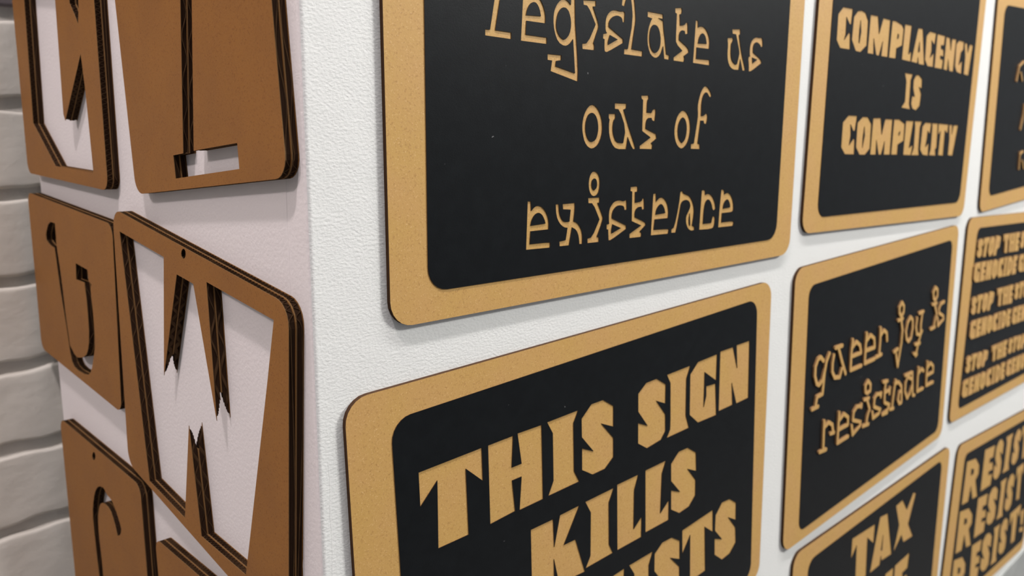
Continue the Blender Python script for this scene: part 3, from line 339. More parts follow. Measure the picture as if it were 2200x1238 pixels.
 'C': {'o':(682.28,-84.95),'outer':[(-196.05,262.2),(-195.5,265.81),(-194.03,269.16),(-191.74,272.01),(-188.8,274.17),(-185.39,275.5),(-181.76,275.9),(193.24,267.98),(196.85,267.43),(200.2,265.96),(203.05,263.67),(205.22,260.73),(206.54,257.32),(206.94,253.69),(201.79,9.74),(201.24,6.13),(199.77,2.78),(197.49,-0.07),(194.54,-2.23),(191.13,-3.56),(187.5,-3.96),(-187.5,3.96),(-191.11,4.51),(-194.46,5.98),(-197.31,8.27),(-199.48,11.21),(-200.8,14.62),(-201.2,18.25)],'panel':[(-172.56,245.16),(-172.08,248.52),(-170.74,251.64),(-168.65,254.31),(-165.93,256.34),(-162.78,257.6),(-159.41,258.01),(172.66,254.13),(176.02,253.65),(179.14,252.31),(181.8,250.21),(183.84,247.5),(185.1,244.35),(185.5,240.98),(182.99,25.99),(182.51,22.63),(181.17,19.51),(179.08,16.85),(176.36,14.81),(173.21,13.55),(169.84,13.15),(-162.23,17.02),(-165.59,17.51),(-168.71,18.84),(-171.37,20.94),(-173.41,23.66),(-174.67,26.81),(-175.07,30.18)],'cuts':[[(-161.79,193.2),(-153.03,199.9),(-134.54,200.33),(-135.79,187.06),(-138.39,186.82),(-145.59,192.36),(-144.92,177.9),(-147.31,172.62),(-138.23,180.15),(-136.51,178.62),(-134.78,165.49),(-154.02,165.32),(-161.6,171.54)],[(-131.25,193.78),(-123.83,199.56),(-115.47,200.64),(-108.12,199.48),(-101.61,193.27),(-100.98,171.68),(-113.15,164.8),(-122.81,165.09),(-131.99,173.95)],[(-117.04,192.43),(-114.42,182.23),(-116.5,172.21),(-117.92,173.38),(-118.16,184.46)],[(-97.16,199.09),(-81.28,199.38),(-76.1,183.8),(-69.19,198.82),(-53.51,198.56),(-53.4,164.44),(-67.38,164.39),(-66.72,177.91),(-72.9,164.46),(-78.91,164.5),(-87.03,178.92),(-84.93,164.96),(-97.86,164.93)],[(-48.36,198.38),(-40.43,198.91),(-24.68,196.51),(-20.39,193.21),(-21.25,177.82),(-34.06,174.07),(-34.37,164.35),(-49.94,164.22)],[(-33.46,187.92),(-30.87,186.76),(-31.36,183.5),(-34.14,182.81)],[(-18.02,198.11),(-1.62,198.13),(-4.04,170.25),(2.51,173.79),(2.73,163.79),(-18.88,164.42)],[(15.41,197.39),(27.08,197.67),(38.89,162.66),(24.11,162.8),(20.98,169.13),(20.11,163.34),(4.72,163.91)],[(21.83,184.53),(24.24,175.36),(20.46,173.78),(19.86,178.16)],[(38.36,191.62),(47.11,196.83),(63.98,196.45),(61.79,184.51),(53.45,188.64),(55.18,178.66),(52.75,170.74),(62.31,176.5),(62.89,162.25),(47.6,162.13),(39.75,168.02)],[(67.74,196.23),(89.74,195.94),(88.48,186.02),(80.86,185.98),(81.07,182.19),(88.39,181.64),(89.9,174.61),(81.36,175.12),(81.44,171.85),(89.98,171.32),(88.65,161.59),(67.47,161.71)],[(93.72,195.46),(104,194.94),(109.8,182.1),(110.4,194.64),(123.09,195.12),(122.03,160.43),(110.69,160.91),(104.37,172.82),(104.39,160.83),(93.58,161.6)],[(124.52,189.91),(132.15,194.73),(147.14,194.52),(147.72,186.57),(141.3,182.68),(137.73,168.75),(147.1,173.92),(147.78,159.57),(133.26,161.06),(126.75,166.94)],[(149.92,193.6),(158.45,193.41),(162.13,183.59),(167.08,193.22),(176.76,192.8),(170.95,159.07),(156.17,159.73),(155.75,179.1)],[(-8.71,152.08),(11.25,151.74),(7.56,145.74),(8.48,122.45),(12.24,116.88),(-10.38,118.01),(-2.6,124.04),(-3.31,144.25)],[(15.05,146.12),(20.26,151.25),(27.9,151.66),(36.55,148.17),(37.44,138.8),(30.61,139.98),(37.41,133.32),(36.26,121.31),(26.98,116.27),(17.63,117.81),(13.49,122.61),(14.77,130.49),(21.33,129.75),(15.54,138.34)],[(-137.91,101.3),(-127.38,107.66),(-109.76,107.68),(-112.04,94.51),(-115.22,93.76),(-121.99,99.77),(-120.29,89.77),(-122.05,80.79),(-113.28,87.28),(-111.25,85.11),(-110.3,72.38),(-129.63,72.75),(-137.86,79.05)],[(-107.83,101.41),(-97.44,107.03),(-86.24,106.89),(-77.67,100.77),(-76.9,77.67),(-86.77,71.77),(-98.87,72.08),(-107.25,78.92)],[(-92.39,97.99),(-90.07,89.93),(-93.53,78.13),(-94.03,88.07)],[(-74.27,106.21),(-57.29,106.72),(-52.37,90.9),(-46.56,105.98),(-29.59,105.91),(-29.22,71.37),(-43.45,71.51),(-44.14,84.42),(-49.97,71.58),(-55.97,71.64),(-63.19,85.55),(-62.36,71.71),(-74.93,71.83)],[(-25.28,105.99),(-12.69,106.22),(1.65,101.93),(2.25,85.25),(-11.35,81.28),(-11.19,71.18),(-25.84,71.33)],[(-9.25,94.7),(-7.85,92.74),(-10.22,89.97),(-11.62,91.93)],[(4.48,105.14),(23.94,105.28),(17.7,77.58),(27.39,80.8),(24.01,70.21),(4.36,70.83)],[(27.11,105.13),(46.22,105.25),(42.34,98.84),(43.3,76.22),(45.82,69.98),(25.58,70.2),(30.32,77.11),(29.63,98.7)],[(49.14,99.75),(56.26,104.18),(73.01,103.81),(71.39,92.06),(64.9,95.77),(64.39,88.67),(61.92,78.21),(70.27,82.81),(71.3,69.28),(56.08,70.29),(48.26,75.77)],[(75.25,103.85),(91.87,103.67),(94.26,78.07),(90.74,75.94),(93.04,69.05),(74.58,69.67),(77.56,76.02),(76.95,99.25)],[(94.18,103.71),(123.42,103.06),(123.1,92.82),(114.86,96.67),(115.5,68.8),(101.12,69.39),(102.06,95.69),(95.56,91.36)],[(126.51,102.89),(135.73,102.79),(136.78,92.03),(140.11,102.64),(153.93,102.6),(144.98,68.47),(130.58,69.08),(130.81,86.72)]],'raised':[],'lift':0},
 'D': {'o':(684.91,-376.69),'outer':[(-210.26,251.41),(-209.92,255.06),(-208.64,258.5),(-206.51,261.49),(-203.67,263.82),(-200.33,265.33),(-196.71,265.93),(174.77,277.42),(178.38,277.06),(181.77,275.79),(184.73,273.69),(187.04,270.9),(188.57,267.62),(189.19,264.05),(199.87,21.98),(199.55,18.33),(198.29,14.89),(196.19,11.89),(193.37,9.54),(190.05,8),(186.43,7.38),(-186.47,-7.38),(-190.12,-7.04),(-193.55,-5.78),(-196.54,-3.66),(-198.87,-0.85),(-200.4,2.48),(-201.02,6.08)],'panel':[(-183.13,236.14),(-182.89,239.02),(-181.91,241.74),(-180.26,244.11),(-178.04,245.97),(-175.42,247.19),(-172.57,247.68),(159.47,260.46),(162.3,260.2),(164.97,259.23),(167.3,257.6),(169.14,255.43),(170.36,252.86),(170.88,250.07),(182.81,30.19),(182.58,27.3),(181.61,24.58),(179.97,22.2),(177.76,20.33),(175.14,19.1),(172.29,18.6),(-160.61,4.53),(-163.46,4.78),(-166.14,5.75),(-168.49,7.39),(-170.33,9.57),(-171.55,12.16),(-172.06,14.97)],'cuts':[],'raised':[[[(-167.19,126.41),(-167.05,127.68),(-166.5,128.38),(-165.85,128.73),(-160.54,129.01),(-158.54,137.83),(-157.74,138.9),(-156.69,139.24),(-147.94,139.77),(-147.72,139.93),(-147.17,149.73),(-153.19,146.65),(-154.24,146.39),(-155.02,146.58),(-160.69,149.38),(-165.73,158.48),(-166.18,168.28),(-165.85,169.33),(-161.24,176.22),(-160.54,176.57),(-155.29,177.93),(-154.59,177.97),(-153.86,177.73),(-147.13,172.48),(-146.69,171.43),(-146.86,170.38),(-147.59,169.54),(-148.64,169.21),(-149.69,169.49),(-155.29,173.79),(-158.79,172.85),(-162.15,167.58),(-161.8,159.53),(-157.94,152.53),(-157.54,152.18),(-154.24,150.63),(-149.69,153.04),(-149.34,153.47),(-146.35,161.63),(-145.79,162.68),(-143.9,170.38),(-138.14,178.04),(-137.09,178.39),(-135.95,178.08),(-135.12,177.03),(-135.05,175.98),(-135.35,175.28),(-140.39,168.28),(-142.73,158.13),(-143.79,137.83),(-144.13,136.78),(-144.79,136.16),(-145.49,135.92),(-154.94,135.3),(-156.4,129.08),(-152.84,129.04),(-151.79,128.55),(-151.22,127.68),(-151.17,126.63),(-151.47,125.93),(-152.34,125.23),(-153.19,125.06),(-165.44,124.84),(-166.49,125.27)]],[[(-130.84,164.03),(-130.83,165.34),(-129.11,173.39),(-128.61,174.09),(-127.69,174.57),(-126.64,174.51),(-125.94,174.11),(-125.43,173.39),(-125.29,172.34),(-126.87,164.64),(-126.3,157.29),(-121.04,151.12),(-112.29,149.94),(-109.49,156.54),(-108.44,157.27),(-107.34,157.29),(-107.36,157.64),(-111.03,162.89),(-120,177.24),(-120.34,177.54),(-124.89,177.58),(-125.59,177.74),(-126.57,178.64),(-126.81,179.69),(-126.29,180.92),(-125.59,181.42),(-124.89,181.58),(-110.54,181.44),(-109.49,181.24),(-108.79,180.68),(-108.37,179.69),(-108.51,178.64),(-109.14,177.84),(-110.19,177.44),(-115.09,177.48),(-115.39,177.24),(-107.62,164.99),(-96.89,149.64),(-96.66,148.89),(-96.71,148.19),(-97.38,147.14),(-98.64,146.69),(-99.34,146.81),(-100.04,147.26),(-105.64,155.19),(-105.99,154.74),(-109.27,146.79),(-110.19,145.89),(-111.24,145.7),(-122.44,147.27),(-123.14,147.5),(-123.84,148.12),(-130.14,155.78)]],[[(-90.76,165.6),(-90.35,172.2),(-90.47,173.25),(-90.18,174.3),(-89.58,181.65),(-89.1,182.7),(-88.31,183.26),(-87.26,183.37),(-86.49,183.05),(-85.84,182.35),(-85.6,181.3),(-85.86,176.64),(-79.21,179.67),(-78.51,179.78),(-77.81,179.64),(-69.06,174.61),(-68.36,174.04),(-64.26,165.2),(-64.07,164.5),(-64.14,163.8),(-64.84,162.75),(-65.91,162.34),(-82.36,162.21),(-86.21,162.18),(-86.43,162.05),(-85.73,152.25),(-85.51,152.03),(-62.41,152.15),(-61.71,151.89),(-61.04,151.2),(-60.78,150.5),(-60.89,149.45),(-61.71,148.47),(-62.76,148.18),(-87.61,148),(-88.31,148.15),(-89.12,148.75),(-89.55,149.8)],[(-86.56,166.18),(-86.79,166.6),(-86.36,171.85),(-86.21,172.04),(-78.86,175.44),(-78.51,175.44),(-72.9,172.2),(-71.37,171.15),(-69.3,166.6),(-69.41,166.37)]],[[(-58.02,165.39),(-57.89,183.19),(-57.61,183.89),(-56.97,184.53),(-56.27,184.8),(-55.22,184.7),(-54.51,184.24),(-53.96,183.19),(-53.97,177.94),(-53.82,177.71),(-46.47,181.17),(-45.42,181.35),(-44.61,181.09),(-35.62,176.07),(-34.92,175.53),(-34.54,174.79),(-31.78,164.64),(-31.92,163.59),(-32.42,162.89),(-33.17,162.46),(-33.87,162.37),(-47.17,162.31),(-53.69,162.19),(-53.1,153.44),(-53.04,153.09),(-52.77,152.9),(-31.07,153.5),(-30.1,153.09),(-29.53,152.39),(-29.34,151.34),(-29.67,150.41),(-30.37,149.77),(-31.42,149.52),(-54.87,148.84),(-55.57,148.96),(-56.46,149.59),(-56.89,150.64)],[(-53.82,166.28),(-54.07,166.74),(-54.01,173.04),(-53.82,173.25),(-45.77,177.07),(-39.82,173.84),(-38.4,173.04),(-38.11,172.69),(-36.49,166.74),(-36.55,166.39)]],[[(-29.59,152.04),(-29.45,153.3),(-28.54,154.24),(-27.84,154.44),(-22.94,154.79),(-22.54,155.05),(-22.58,169.05),(-23.03,172.55),(-23.54,173.95),(-23.39,175.35),(-24.37,183.05),(-24.18,184.1),(-23.63,184.8),(-22.94,185.16),(-21.89,185.18),(-21.14,184.8),(-20.58,184.1),(-19.71,178.15),(-19.44,177.82),(-14.19,181.03),(-13.14,181.34),(-12.09,181.05),(-4.39,176.84),(-3.78,176.05),(-1.91,170.1),(-0.95,166.95),(-0.94,166.25),(-1.24,165.48),(-1.9,164.85),(-2.64,164.6),(-3.34,164.63),(-4.36,165.2),(-4.79,165.9),(-7.4,173.95),(-13.14,176.98),(-18.74,173.56),(-19.08,173.25),(-18.57,169.05),(-18.54,155.4),(-18.39,155.15),(-18.04,155.14),(-14.54,155.37),(-13.84,155.19),(-13.17,154.7),(-12.76,154),(-12.66,153.3),(-12.81,152.6),(-13.49,151.75),(-14.54,151.37),(-27.49,150.46),(-28.19,150.53),(-28.89,150.89)]],[[(21.1,183.76),(20.96,184.54),(21.11,185.24),(21.6,185.94),(22.15,186.31),(22.85,186.47),(28.24,186.64),(22.87,191.19),(22.5,191.68),(20.97,198.54),(21.06,199.24),(21.45,199.95),(27.75,205.24),(28.45,205.59),(29.15,205.65),(30.24,205.19),(36.5,200.09),(37.04,199.24),(37.58,191.89),(37.47,191.19),(36.85,190.3),(32.84,186.99),(33.35,186.72),(35.8,186.62),(36.5,186.15),(36.89,185.59),(37.05,184.54),(36.5,183.37),(35.8,182.9),(34.05,182.69),(33.9,182.44),(38.92,171.59),(38.96,156.89),(37.04,146.39),(34.1,130.64),(33.38,129.59),(32.3,129.19),(31.25,129.42),(30.4,130.29),(23.17,145.34),(22.98,146.04),(23.04,146.74),(23.75,147.79),(24.95,148.21),(25.65,148.09),(26.35,147.65),(26.76,147.09),(31.25,137.75),(31.37,137.99),(34.93,156.89),(34.93,170.89),(29.46,182.44),(29.15,182.62),(22.5,182.53),(21.8,182.85)],[(25.3,197.31),(25.3,197.98),(28.8,200.91),(29.15,200.92),(33.21,197.49),(33.44,193.99),(33.5,192.94),(33.34,192.59),(30.55,190.29),(30.2,190.31),(26.18,193.64)],[(17.25,149.38),(17.25,150.24),(17.56,150.94),(18.3,151.57),(19,151.78),(28.8,153.45),(29.5,153.37),(30.14,153.04),(30.85,151.99),(30.86,150.94),(30.55,150.29),(29.85,149.68),(29.15,149.46),(19.35,147.79),(18.65,147.86),(17.95,148.23)]],[[(45.01,167.62),(45.04,168.62),(48.12,178.42),(48.5,179.12),(56,184.72),(56.91,185.13),(57.61,185.14),(58.31,184.87),(64.99,180.52),(65.37,179.82),(67.43,170.72),(67.64,168.97),(65.63,157.42),(64.61,156.51),(57.96,153.34),(57.26,153.17),(56.21,153.4),(49.56,157.49)],[(49.21,167.91),(49.12,168.27),(51.82,176.67),(57.26,180.68),(61.56,178.07),(63.41,170.37),(63.64,169.32),(62.08,159.87),(57.26,157.44),(52.63,160.22)]],[[(73.6,168.29),(74.56,179.7),(75,180.41),(75.7,180.88),(76.75,181),(77.45,180.75),(78.16,180.05),(78.44,179),(77.6,169.2),(80.95,162.14),(81.3,161.82),(88.78,160.1),(88.89,160.45),(87.52,169.9),(88.5,181.8),(88.3,182.13),(81.3,181.98),(80.6,182.35),(80.16,182.85),(79.9,183.55),(79.9,184.25),(80.45,185.3),(81.65,185.88),(93.9,186.35),(94.6,186.23),(95.3,185.8),(95.69,185.3),(95.91,184.6),(95.88,183.9),(95.56,183.2),(94.95,182.63),(92.58,182.15),(91.54,170.25),(92.68,162.2),(92.85,161.94),(93.9,162.95),(94.95,163.23),(96.01,162.9),(96.82,161.85),(96.92,161.15),(96.76,160.45),(95.64,159.05),(93.07,156.25),(89.85,149.95),(90.05,149.66),(92.15,149.45),(92.85,148.98),(93.4,147.85),(93.2,146.67),(92.5,145.9),(91.8,145.62),(88.3,145.7),(87.98,145.4),(85.5,137.35),(86.55,136.92),(87.12,136.3),(87.4,135.25),(87.25,134.52),(86.8,133.85),(86.2,133.45),(85.5,133.29),(84.45,133.47),(83.75,132.6),(83.05,132.17),(82.35,132.05),(81.65,132.19),(80.95,132.67),(80.6,133.15),(80.37,134.55),(75,136.16),(74.24,137),(74.06,138.05),(74.26,138.75),(74.65,139.28),(75.35,139.73),(76.05,139.86),(81.65,138.45),(83.89,145.75),(77.45,146.2),(76.75,146.61),(76.32,147.15),(76.1,147.85),(76.13,148.55),(76.75,149.59),(77.8,150.08),(85.15,149.83),(85.5,150.22),(88.38,155.9),(79.2,158.21),(78.5,158.55),(77.83,159.4)]],[[(116.97,202.67),(117.06,203.82),(117.53,204.52),(123.2,210.12),(123.97,210.54),(124.67,210.61),(125.37,210.42),(132.37,206.76),(133.07,205.92),(135.05,198.22),(135.04,197.17),(134.47,196.22),(129.22,190.96),(127.91,190.87),(133.42,190.66),(134.12,190.37),(134.68,189.82),(134.98,189.12),(135,188.42),(134.76,187.72),(134.12,187.03),(133.07,186.7),(130.63,186.67),(138.23,176.17),(138.32,175.47),(138.15,174.77),(134.44,166.37),(133.36,162.17),(133.77,161.92),(135.17,161.75),(135.93,161.12),(136.26,160.42),(136.3,159.72),(135.86,158.67),(135.17,158.14),(134.47,157.95),(121.52,157.22),(120.47,157.57),(119.82,158.32),(119.62,159.02),(119.77,160),(120.12,160.55),(120.82,161.06),(128.87,161.64),(129.12,161.82),(130.68,167.77),(133.93,175.12),(133.91,175.47),(125.37,186.94),(119.77,187.14),(119.07,187.38),(118.36,188.07),(118.09,188.77),(118.18,189.82),(118.63,190.52),(119.42,191.02),(126.77,190.92),(127.12,190.96),(127.31,191.22),(121.17,193.72),(120.47,194.22),(120.12,194.74)],[(121.52,201.98),(121.34,202.42),(121.45,202.77),(124.67,205.96),(125.02,206.09),(129.39,203.82),(130.62,199.4),(130.83,198.22),(127.82,195.33),(123.48,197.17)]],[[(138.03,170.06),(138.1,171.18),(138.55,171.88),(139.08,172.27),(139.78,172.47),(140.48,172.42),(141.41,171.88),(141.85,171.18),(145.03,162.47),(157.46,166.63),(157.49,166.98),(156.85,168.03),(142.23,173.9),(141.54,175.03),(140.3,180.28),(140.83,181.54),(145.36,187.28),(146.08,187.77),(157.63,189.22),(158.68,188.76),(159.25,187.98),(159.37,186.93),(159.12,186.23),(158.43,185.53),(157.63,185.24),(147.83,183.96),(144.51,179.58),(145.14,177.13),(145.38,176.86),(159.54,171.18),(160.08,170.53),(162.44,166.28),(162.53,165.21),(162.26,164.53),(161.83,164.03),(161.13,163.66),(144.68,157.99),(143.98,157.83),(143.28,157.91),(142.58,158.3),(142.08,158.93)]],[[(-144.96,77.95),(-144.96,78.81),(-144.65,79.51),(-143.56,80.29),(-137.96,80.09),(-137.61,80.21),(-137.8,80.91),(-139.18,98.06),(-139.57,108.56),(-139.31,109.61),(-138.31,110.47),(-137.61,110.62),(-136.91,110.5),(-136.21,110.08),(-135.83,109.61),(-135.59,108.91),(-135.44,105.06),(-135.16,104.65),(-128.16,106.97),(-127.46,107.05),(-126.63,106.81),(-118.36,102.26),(-117.89,101.56),(-114.99,93.51),(-113.46,92.98),(-112.97,92.46),(-112.68,91.76),(-112.75,90.71),(-113.46,89.75),(-114.51,89.37),(-115.91,89.47),(-122.56,90.13),(-123.26,90.5),(-123.74,91.06),(-123.98,91.76),(-123.96,92.47),(-123.61,93.24),(-122.91,93.83),(-121.86,94.04),(-119.38,93.86),(-121.51,99.5),(-127.81,102.87),(-134.94,100.51),(-135.26,100.16),(-135.19,98.41),(-133.82,81.26),(-134,80.21),(-133.82,79.86),(-129.21,79.6),(-128.51,79.41),(-127.81,78.85),(-127.44,78.11),(-127.38,77.41),(-127.59,76.71),(-128.17,76.01),(-129.21,75.61),(-143.21,76.38),(-144.26,76.81)]],[[(-107.87,105.24),(-107.83,110.38),(-107.45,111.08),(-106.82,111.58),(-106.12,111.79),(-105.42,111.74),(-104.38,111.08),(-104,110.38),(-103.85,104.43),(-103.67,104.25),(-95.62,107.79),(-94.92,107.99),(-94.22,107.94),(-83.72,101.73),(-83.25,101.28),(-82.92,100.58),(-82.17,92.18),(-82.44,91.13),(-83.02,90.49),(-84.07,90.13),(-103.32,89.73),(-103.51,89.38),(-103.28,82.73),(-103.19,80.28),(-102.97,79.78),(-81.27,80.73),(-80.02,80.28),(-79.35,79.23),(-79.29,78.53),(-79.52,77.79),(-80.09,77.13),(-80.92,76.76),(-105.07,75.68),(-105.77,75.79),(-106.47,76.22),(-106.89,76.78),(-107.1,77.48),(-107.78,97.43)],[(-103.67,94.13),(-103.81,99.53),(-103.67,99.87),(-94.92,103.72),(-89.32,100.43),(-86.76,98.83),(-86.36,94.28),(-86.52,94.1),(-103.32,93.73),(-103.66,93.93)]],[[(-76.48,88.13),(-76.51,88.88),(-76.25,89.58),(-75.43,90.35),(-74.73,90.55),(-74.03,90.5),(-73.08,89.93),(-72.65,89.23),(-69.48,80.45),(-56.53,85.06),(-56.28,85.38),(-56.18,86.47),(-73.33,92.26),(-74.38,92.89),(-74.89,94.13),(-74.35,102.88),(-74.03,103.68),(-73.42,104.28),(-66.33,108.68),(-65.63,108.95),(-56.88,107.6),(-56.53,107.68),(-56.18,108.27),(-55.48,108.82),(-54.78,109),(-54.08,108.93),(-53.29,108.48),(-52.8,107.78),(-52.68,106),(-52.92,103.23),(-53.4,102.53),(-54.43,102.01),(-55.13,102.01),(-55.83,102.29),(-56.88,103.54),(-64.93,104.84),(-70.35,101.48),(-70.79,95.88),(-70.5,95.53),(-52.68,89.39),(-52.04,88.53),(-51.94,87.48),(-52.55,83.28),(-52.83,82.58),(-53.38,82),(-70.18,75.96),(-71.23,75.94),(-71.95,76.28),(-72.53,76.98)]],[[(-50.32,109.64),(-50.54,110.61),(-50.19,111.66),(-49.62,112.22),(-48.57,112.54),(-37.37,111.94),(-36.48,111.66),(-35.78,110.96),(-35.51,109.91),(-35.97,108.67),(-37.02,108.01),(-38.42,107.95),(-38.55,107.81),(-32.12,98.42),(-31.79,97.31),(-31.92,96.61),(-35.86,88.21),(-36.76,82.96),(-36.67,82.57),(-32.82,82.26),(-32.12,81.86),(-31.62,81.21),(-31.44,80.16),(-31.87,79.11),(-32.82,78.45),(-34.22,78.4),(-47.52,79.27),(-48.57,79.7),(-49.18,80.51),(-49.31,81.56),(-49.07,82.26),(-48.57,82.83),(-47.87,83.19),(-40.82,82.96),(-39.64,89.61),(-36.18,96.96),(-36.21,97.31),(-42.97,107.18),(-43.33,108.16),(-48.92,108.57),(-49.62,108.86)],[(-50.67,125.22),(-50.6,126.36),(-49.97,127.23),(-44.02,131.69),(-43.32,131.95),(-42.62,131.95),(-41.57,131.41),(-34.57,125.67),(-34.22,124.61),(-34,121.11),(-33.8,117.61),(-34.01,116.91),(-34.57,116.22),(-35.27,115.87),(-41.57,114.26),(-42.62,114.26),(-48.22,116.96),(-49.06,117.61),(-49.41,118.31)],[(-46.47,124.48),(-46.35,124.96),(-42.97,127.4),(-38.21,123.56),(-38.03,121.46),(-37.97,119.36),(-41.92,118.33),(-45.45,120.06),(-45.73,120.41)]],[[(-27.63,91.53),(-27.5,92.79),(-26.58,93.72),(-25.53,93.93),(-24.48,93.54),(-23.87,92.79),(-21.68,86.71),(-21.33,86.47),(-9.78,88.05),(-8.7,89.29),(-23.43,95.25),(-24.13,95.71),(-24.54,96.29),(-24.71,96.99),(-25.07,105.74),(-24.91,106.79),(-24.13,107.68),(-18.18,111.72),(-17.48,111.95),(-16.78,111.91),(-8.03,110.02),(-6.63,110.75),(-5.56,110.64),(-4.67,109.94),(-4.3,108.89),(-4.8,105.04),(-5.02,103.99),(-5.58,103.23),(-6.28,102.85),(-7.33,102.82),(-8.2,103.29),(-8.7,103.99),(-8.86,104.69),(-8.77,106.09),(-16.78,107.82),(-20.91,105.04),(-21.02,104.69),(-20.78,98.74),(-20.63,98.48),(-4.53,92.01),(-3.77,91.39),(-3.38,90.34),(-3.59,89.29),(-6.98,85.06),(-7.68,84.44),(-8.38,84.21),(-22.38,82.29),(-23.43,82.3),(-24.13,82.65),(-24.71,83.34)]],[[(-5.14,120.09),(-5.11,121.08),(-4.79,121.7),(-4.09,122.29),(-3.39,122.5),(8.16,121.4),(8.86,121.19),(9.46,120.73),(9.87,120.03),(9.96,119.33),(9.81,118.63),(9.21,117.84),(8.16,117.42),(5.2,117.58),(4.62,109.53),(13.76,109.57),(14.11,109.8),(14.38,110.93),(15.04,111.63),(15.86,111.93),(16.91,111.79),(17.62,111.28),(18.1,110.23),(18.06,103.23),(17.88,102.53),(17.35,101.83),(16.56,101.42),(15.86,101.37),(14.81,101.8),(14.25,102.53),(14.07,103.23),(14.07,105.33),(13.76,105.57),(5.36,105.45),(5.12,105.33),(5.12,104.98),(6.24,97.28),(18.66,92.15),(19.43,91.68),(19.99,90.63),(19.91,89.58),(15.36,83.63),(15.89,82.93),(16.07,81.88),(15.86,81.16),(15.16,80.39),(14.11,80.08),(1.51,80.6),(0.81,80.75),(0.11,81.22),(-0.31,81.88),(-0.42,82.93),(-0.16,83.63),(0.55,84.33),(1.16,84.56),(12.36,86.44),(14.67,89.23),(14.35,89.58),(3.61,93.9),(2.88,94.48),(2.45,95.53),(0.57,108.48),(1.09,117.93),(0.81,118.1),(-3.74,118.59),(-4.79,119.31)]],[[(18.71,83.78),(18.71,84.63),(19.01,85.33),(20.11,86.11),(20.81,86.19),(24.31,85.8),(24.64,86.03),(25.21,93.73),(26.64,107.38),(27.42,110.88),(27.09,112.28),(27.3,112.98),(28.15,114.03),(28.84,116.48),(29.56,117.15),(30.61,117.39),(31.66,117.04),(32.36,116.18),(32.52,115.43),(32.36,113.98),(39.36,113.79),(40.06,113.59),(49.11,106.68),(49.67,105.98),(52.79,95.13),(54.18,84.98),(53.71,83.74),(52.66,83.08),(48.46,83.07),(46.01,83.12),(45,83.58),(40,89.18),(39.52,90.23),(39.56,90.93),(41.68,99.68),(42.51,100.46),(46.59,102.13),(46.13,103.88),(38.31,109.82),(31.66,110),(31.28,109.83),(30.63,107.03),(29.19,93.38),(28.63,85.68),(28.86,85.3),(31.31,85.02),(32.08,84.63),(32.75,83.58),(32.81,82.88),(32.6,82.18),(32.01,81.47),(30.96,81.08),(26.31,81.48),(20.11,82.27),(19.16,82.88)],[(43.91,90.79),(43.74,91.28),(45.04,96.88),(45.31,97.28),(47.76,98.18),(49.01,93.38),(49.86,87.06),(47.41,87.09),(47.06,87.25)]],[[(54.7,115.2),(54.71,116.09),(55.04,116.79),(55.75,117.39),(56.45,117.6),(77.1,117.28),(77.8,117.13),(78.5,116.64),(78.98,115.74),(81.83,103.14),(85.85,88.44),(90.75,87.32),(91.55,86.69),(91.94,85.64),(91.87,84.94),(91.45,84.17),(90.75,83.66),(89.7,83.5),(83.75,84.79),(82.86,85.29),(82.35,86.08),(79.9,95.02),(79.55,94.89),(76.75,89.81),(76.05,88.99),(69.05,84.59),(68,84.45),(66.95,84.94),(58.55,95.08),(58.12,96.14),(57.41,106.29),(57.49,106.99),(61.77,113.29),(61.35,113.53),(56.1,113.69),(55.11,114.34)],[(61.7,102.23),(61.52,105.94),(64.5,110.21),(64.85,110.37),(75,106.16),(76.05,106.12),(76.75,106.43),(76.96,106.29),(78.4,100.34),(77.8,99.87),(77.1,98.73),(73.55,92.29),(68.7,89.08),(62.06,97.19)],[(68.35,113.25),(68.7,113.42),(75.35,113.31),(76.07,110.49),(76.05,110.05)]],[[(93.1,103.62),(93.12,117.61),(93.55,118.66),(94.5,119.32),(95.2,119.41),(95.9,119.25),(96.9,118.31),(97.1,117.61),(97.09,113.41),(97.3,113),(104.65,116.05),(105.7,116.14),(106.4,115.87),(112,112.25),(112.63,111.66),(112.94,110.96),(112.9,109.91),(112.35,109.06),(111.65,108.63),(110.6,108.56),(105,111.87),(97.11,108.51),(97.05,104.66),(98.83,90.66),(99.05,90.43),(115.15,90.47),(116.2,89.72),(116.58,88.56),(116.2,87.39),(115.15,86.64),(97.3,86.41),(96.6,86.47),(95.9,86.81),(95.32,87.51),(95.11,88.21)]],[[(119.85,117.74),(119.83,119.71),(120.1,120.41),(120.9,121.14),(121.6,121.34),(122.3,121.29),(123.21,120.76),(123.76,119.71),(124.05,114.79),(131.75,117.94),(132.8,118.03),(133.5,117.75),(142.25,112.23),(142.89,111.66),(143.22,110.96),(144.26,103.26),(144.07,102.21),(143.65,101.64),(142.95,101.21),(142.25,101.09),(124.75,100.5),(125.7,92.41),(125.8,91.96),(126.15,91.83),(145.75,91.93),(146.92,91.36),(147.48,90.31),(147.49,89.61),(147.15,88.79),(146.45,88.17),(145.75,87.96),(124.05,87.81),(123.35,87.93),(122.65,88.36),(122.23,88.91),(122.02,89.61),(120.3,103.61)],[(124.4,104.51),(124.26,104.66),(124.09,110.26),(124.4,110.61),(132.1,113.76),(137,110.81),(139.43,109.21),(139.95,105.36),(139.81,105.01)]]],'lift':1.7},
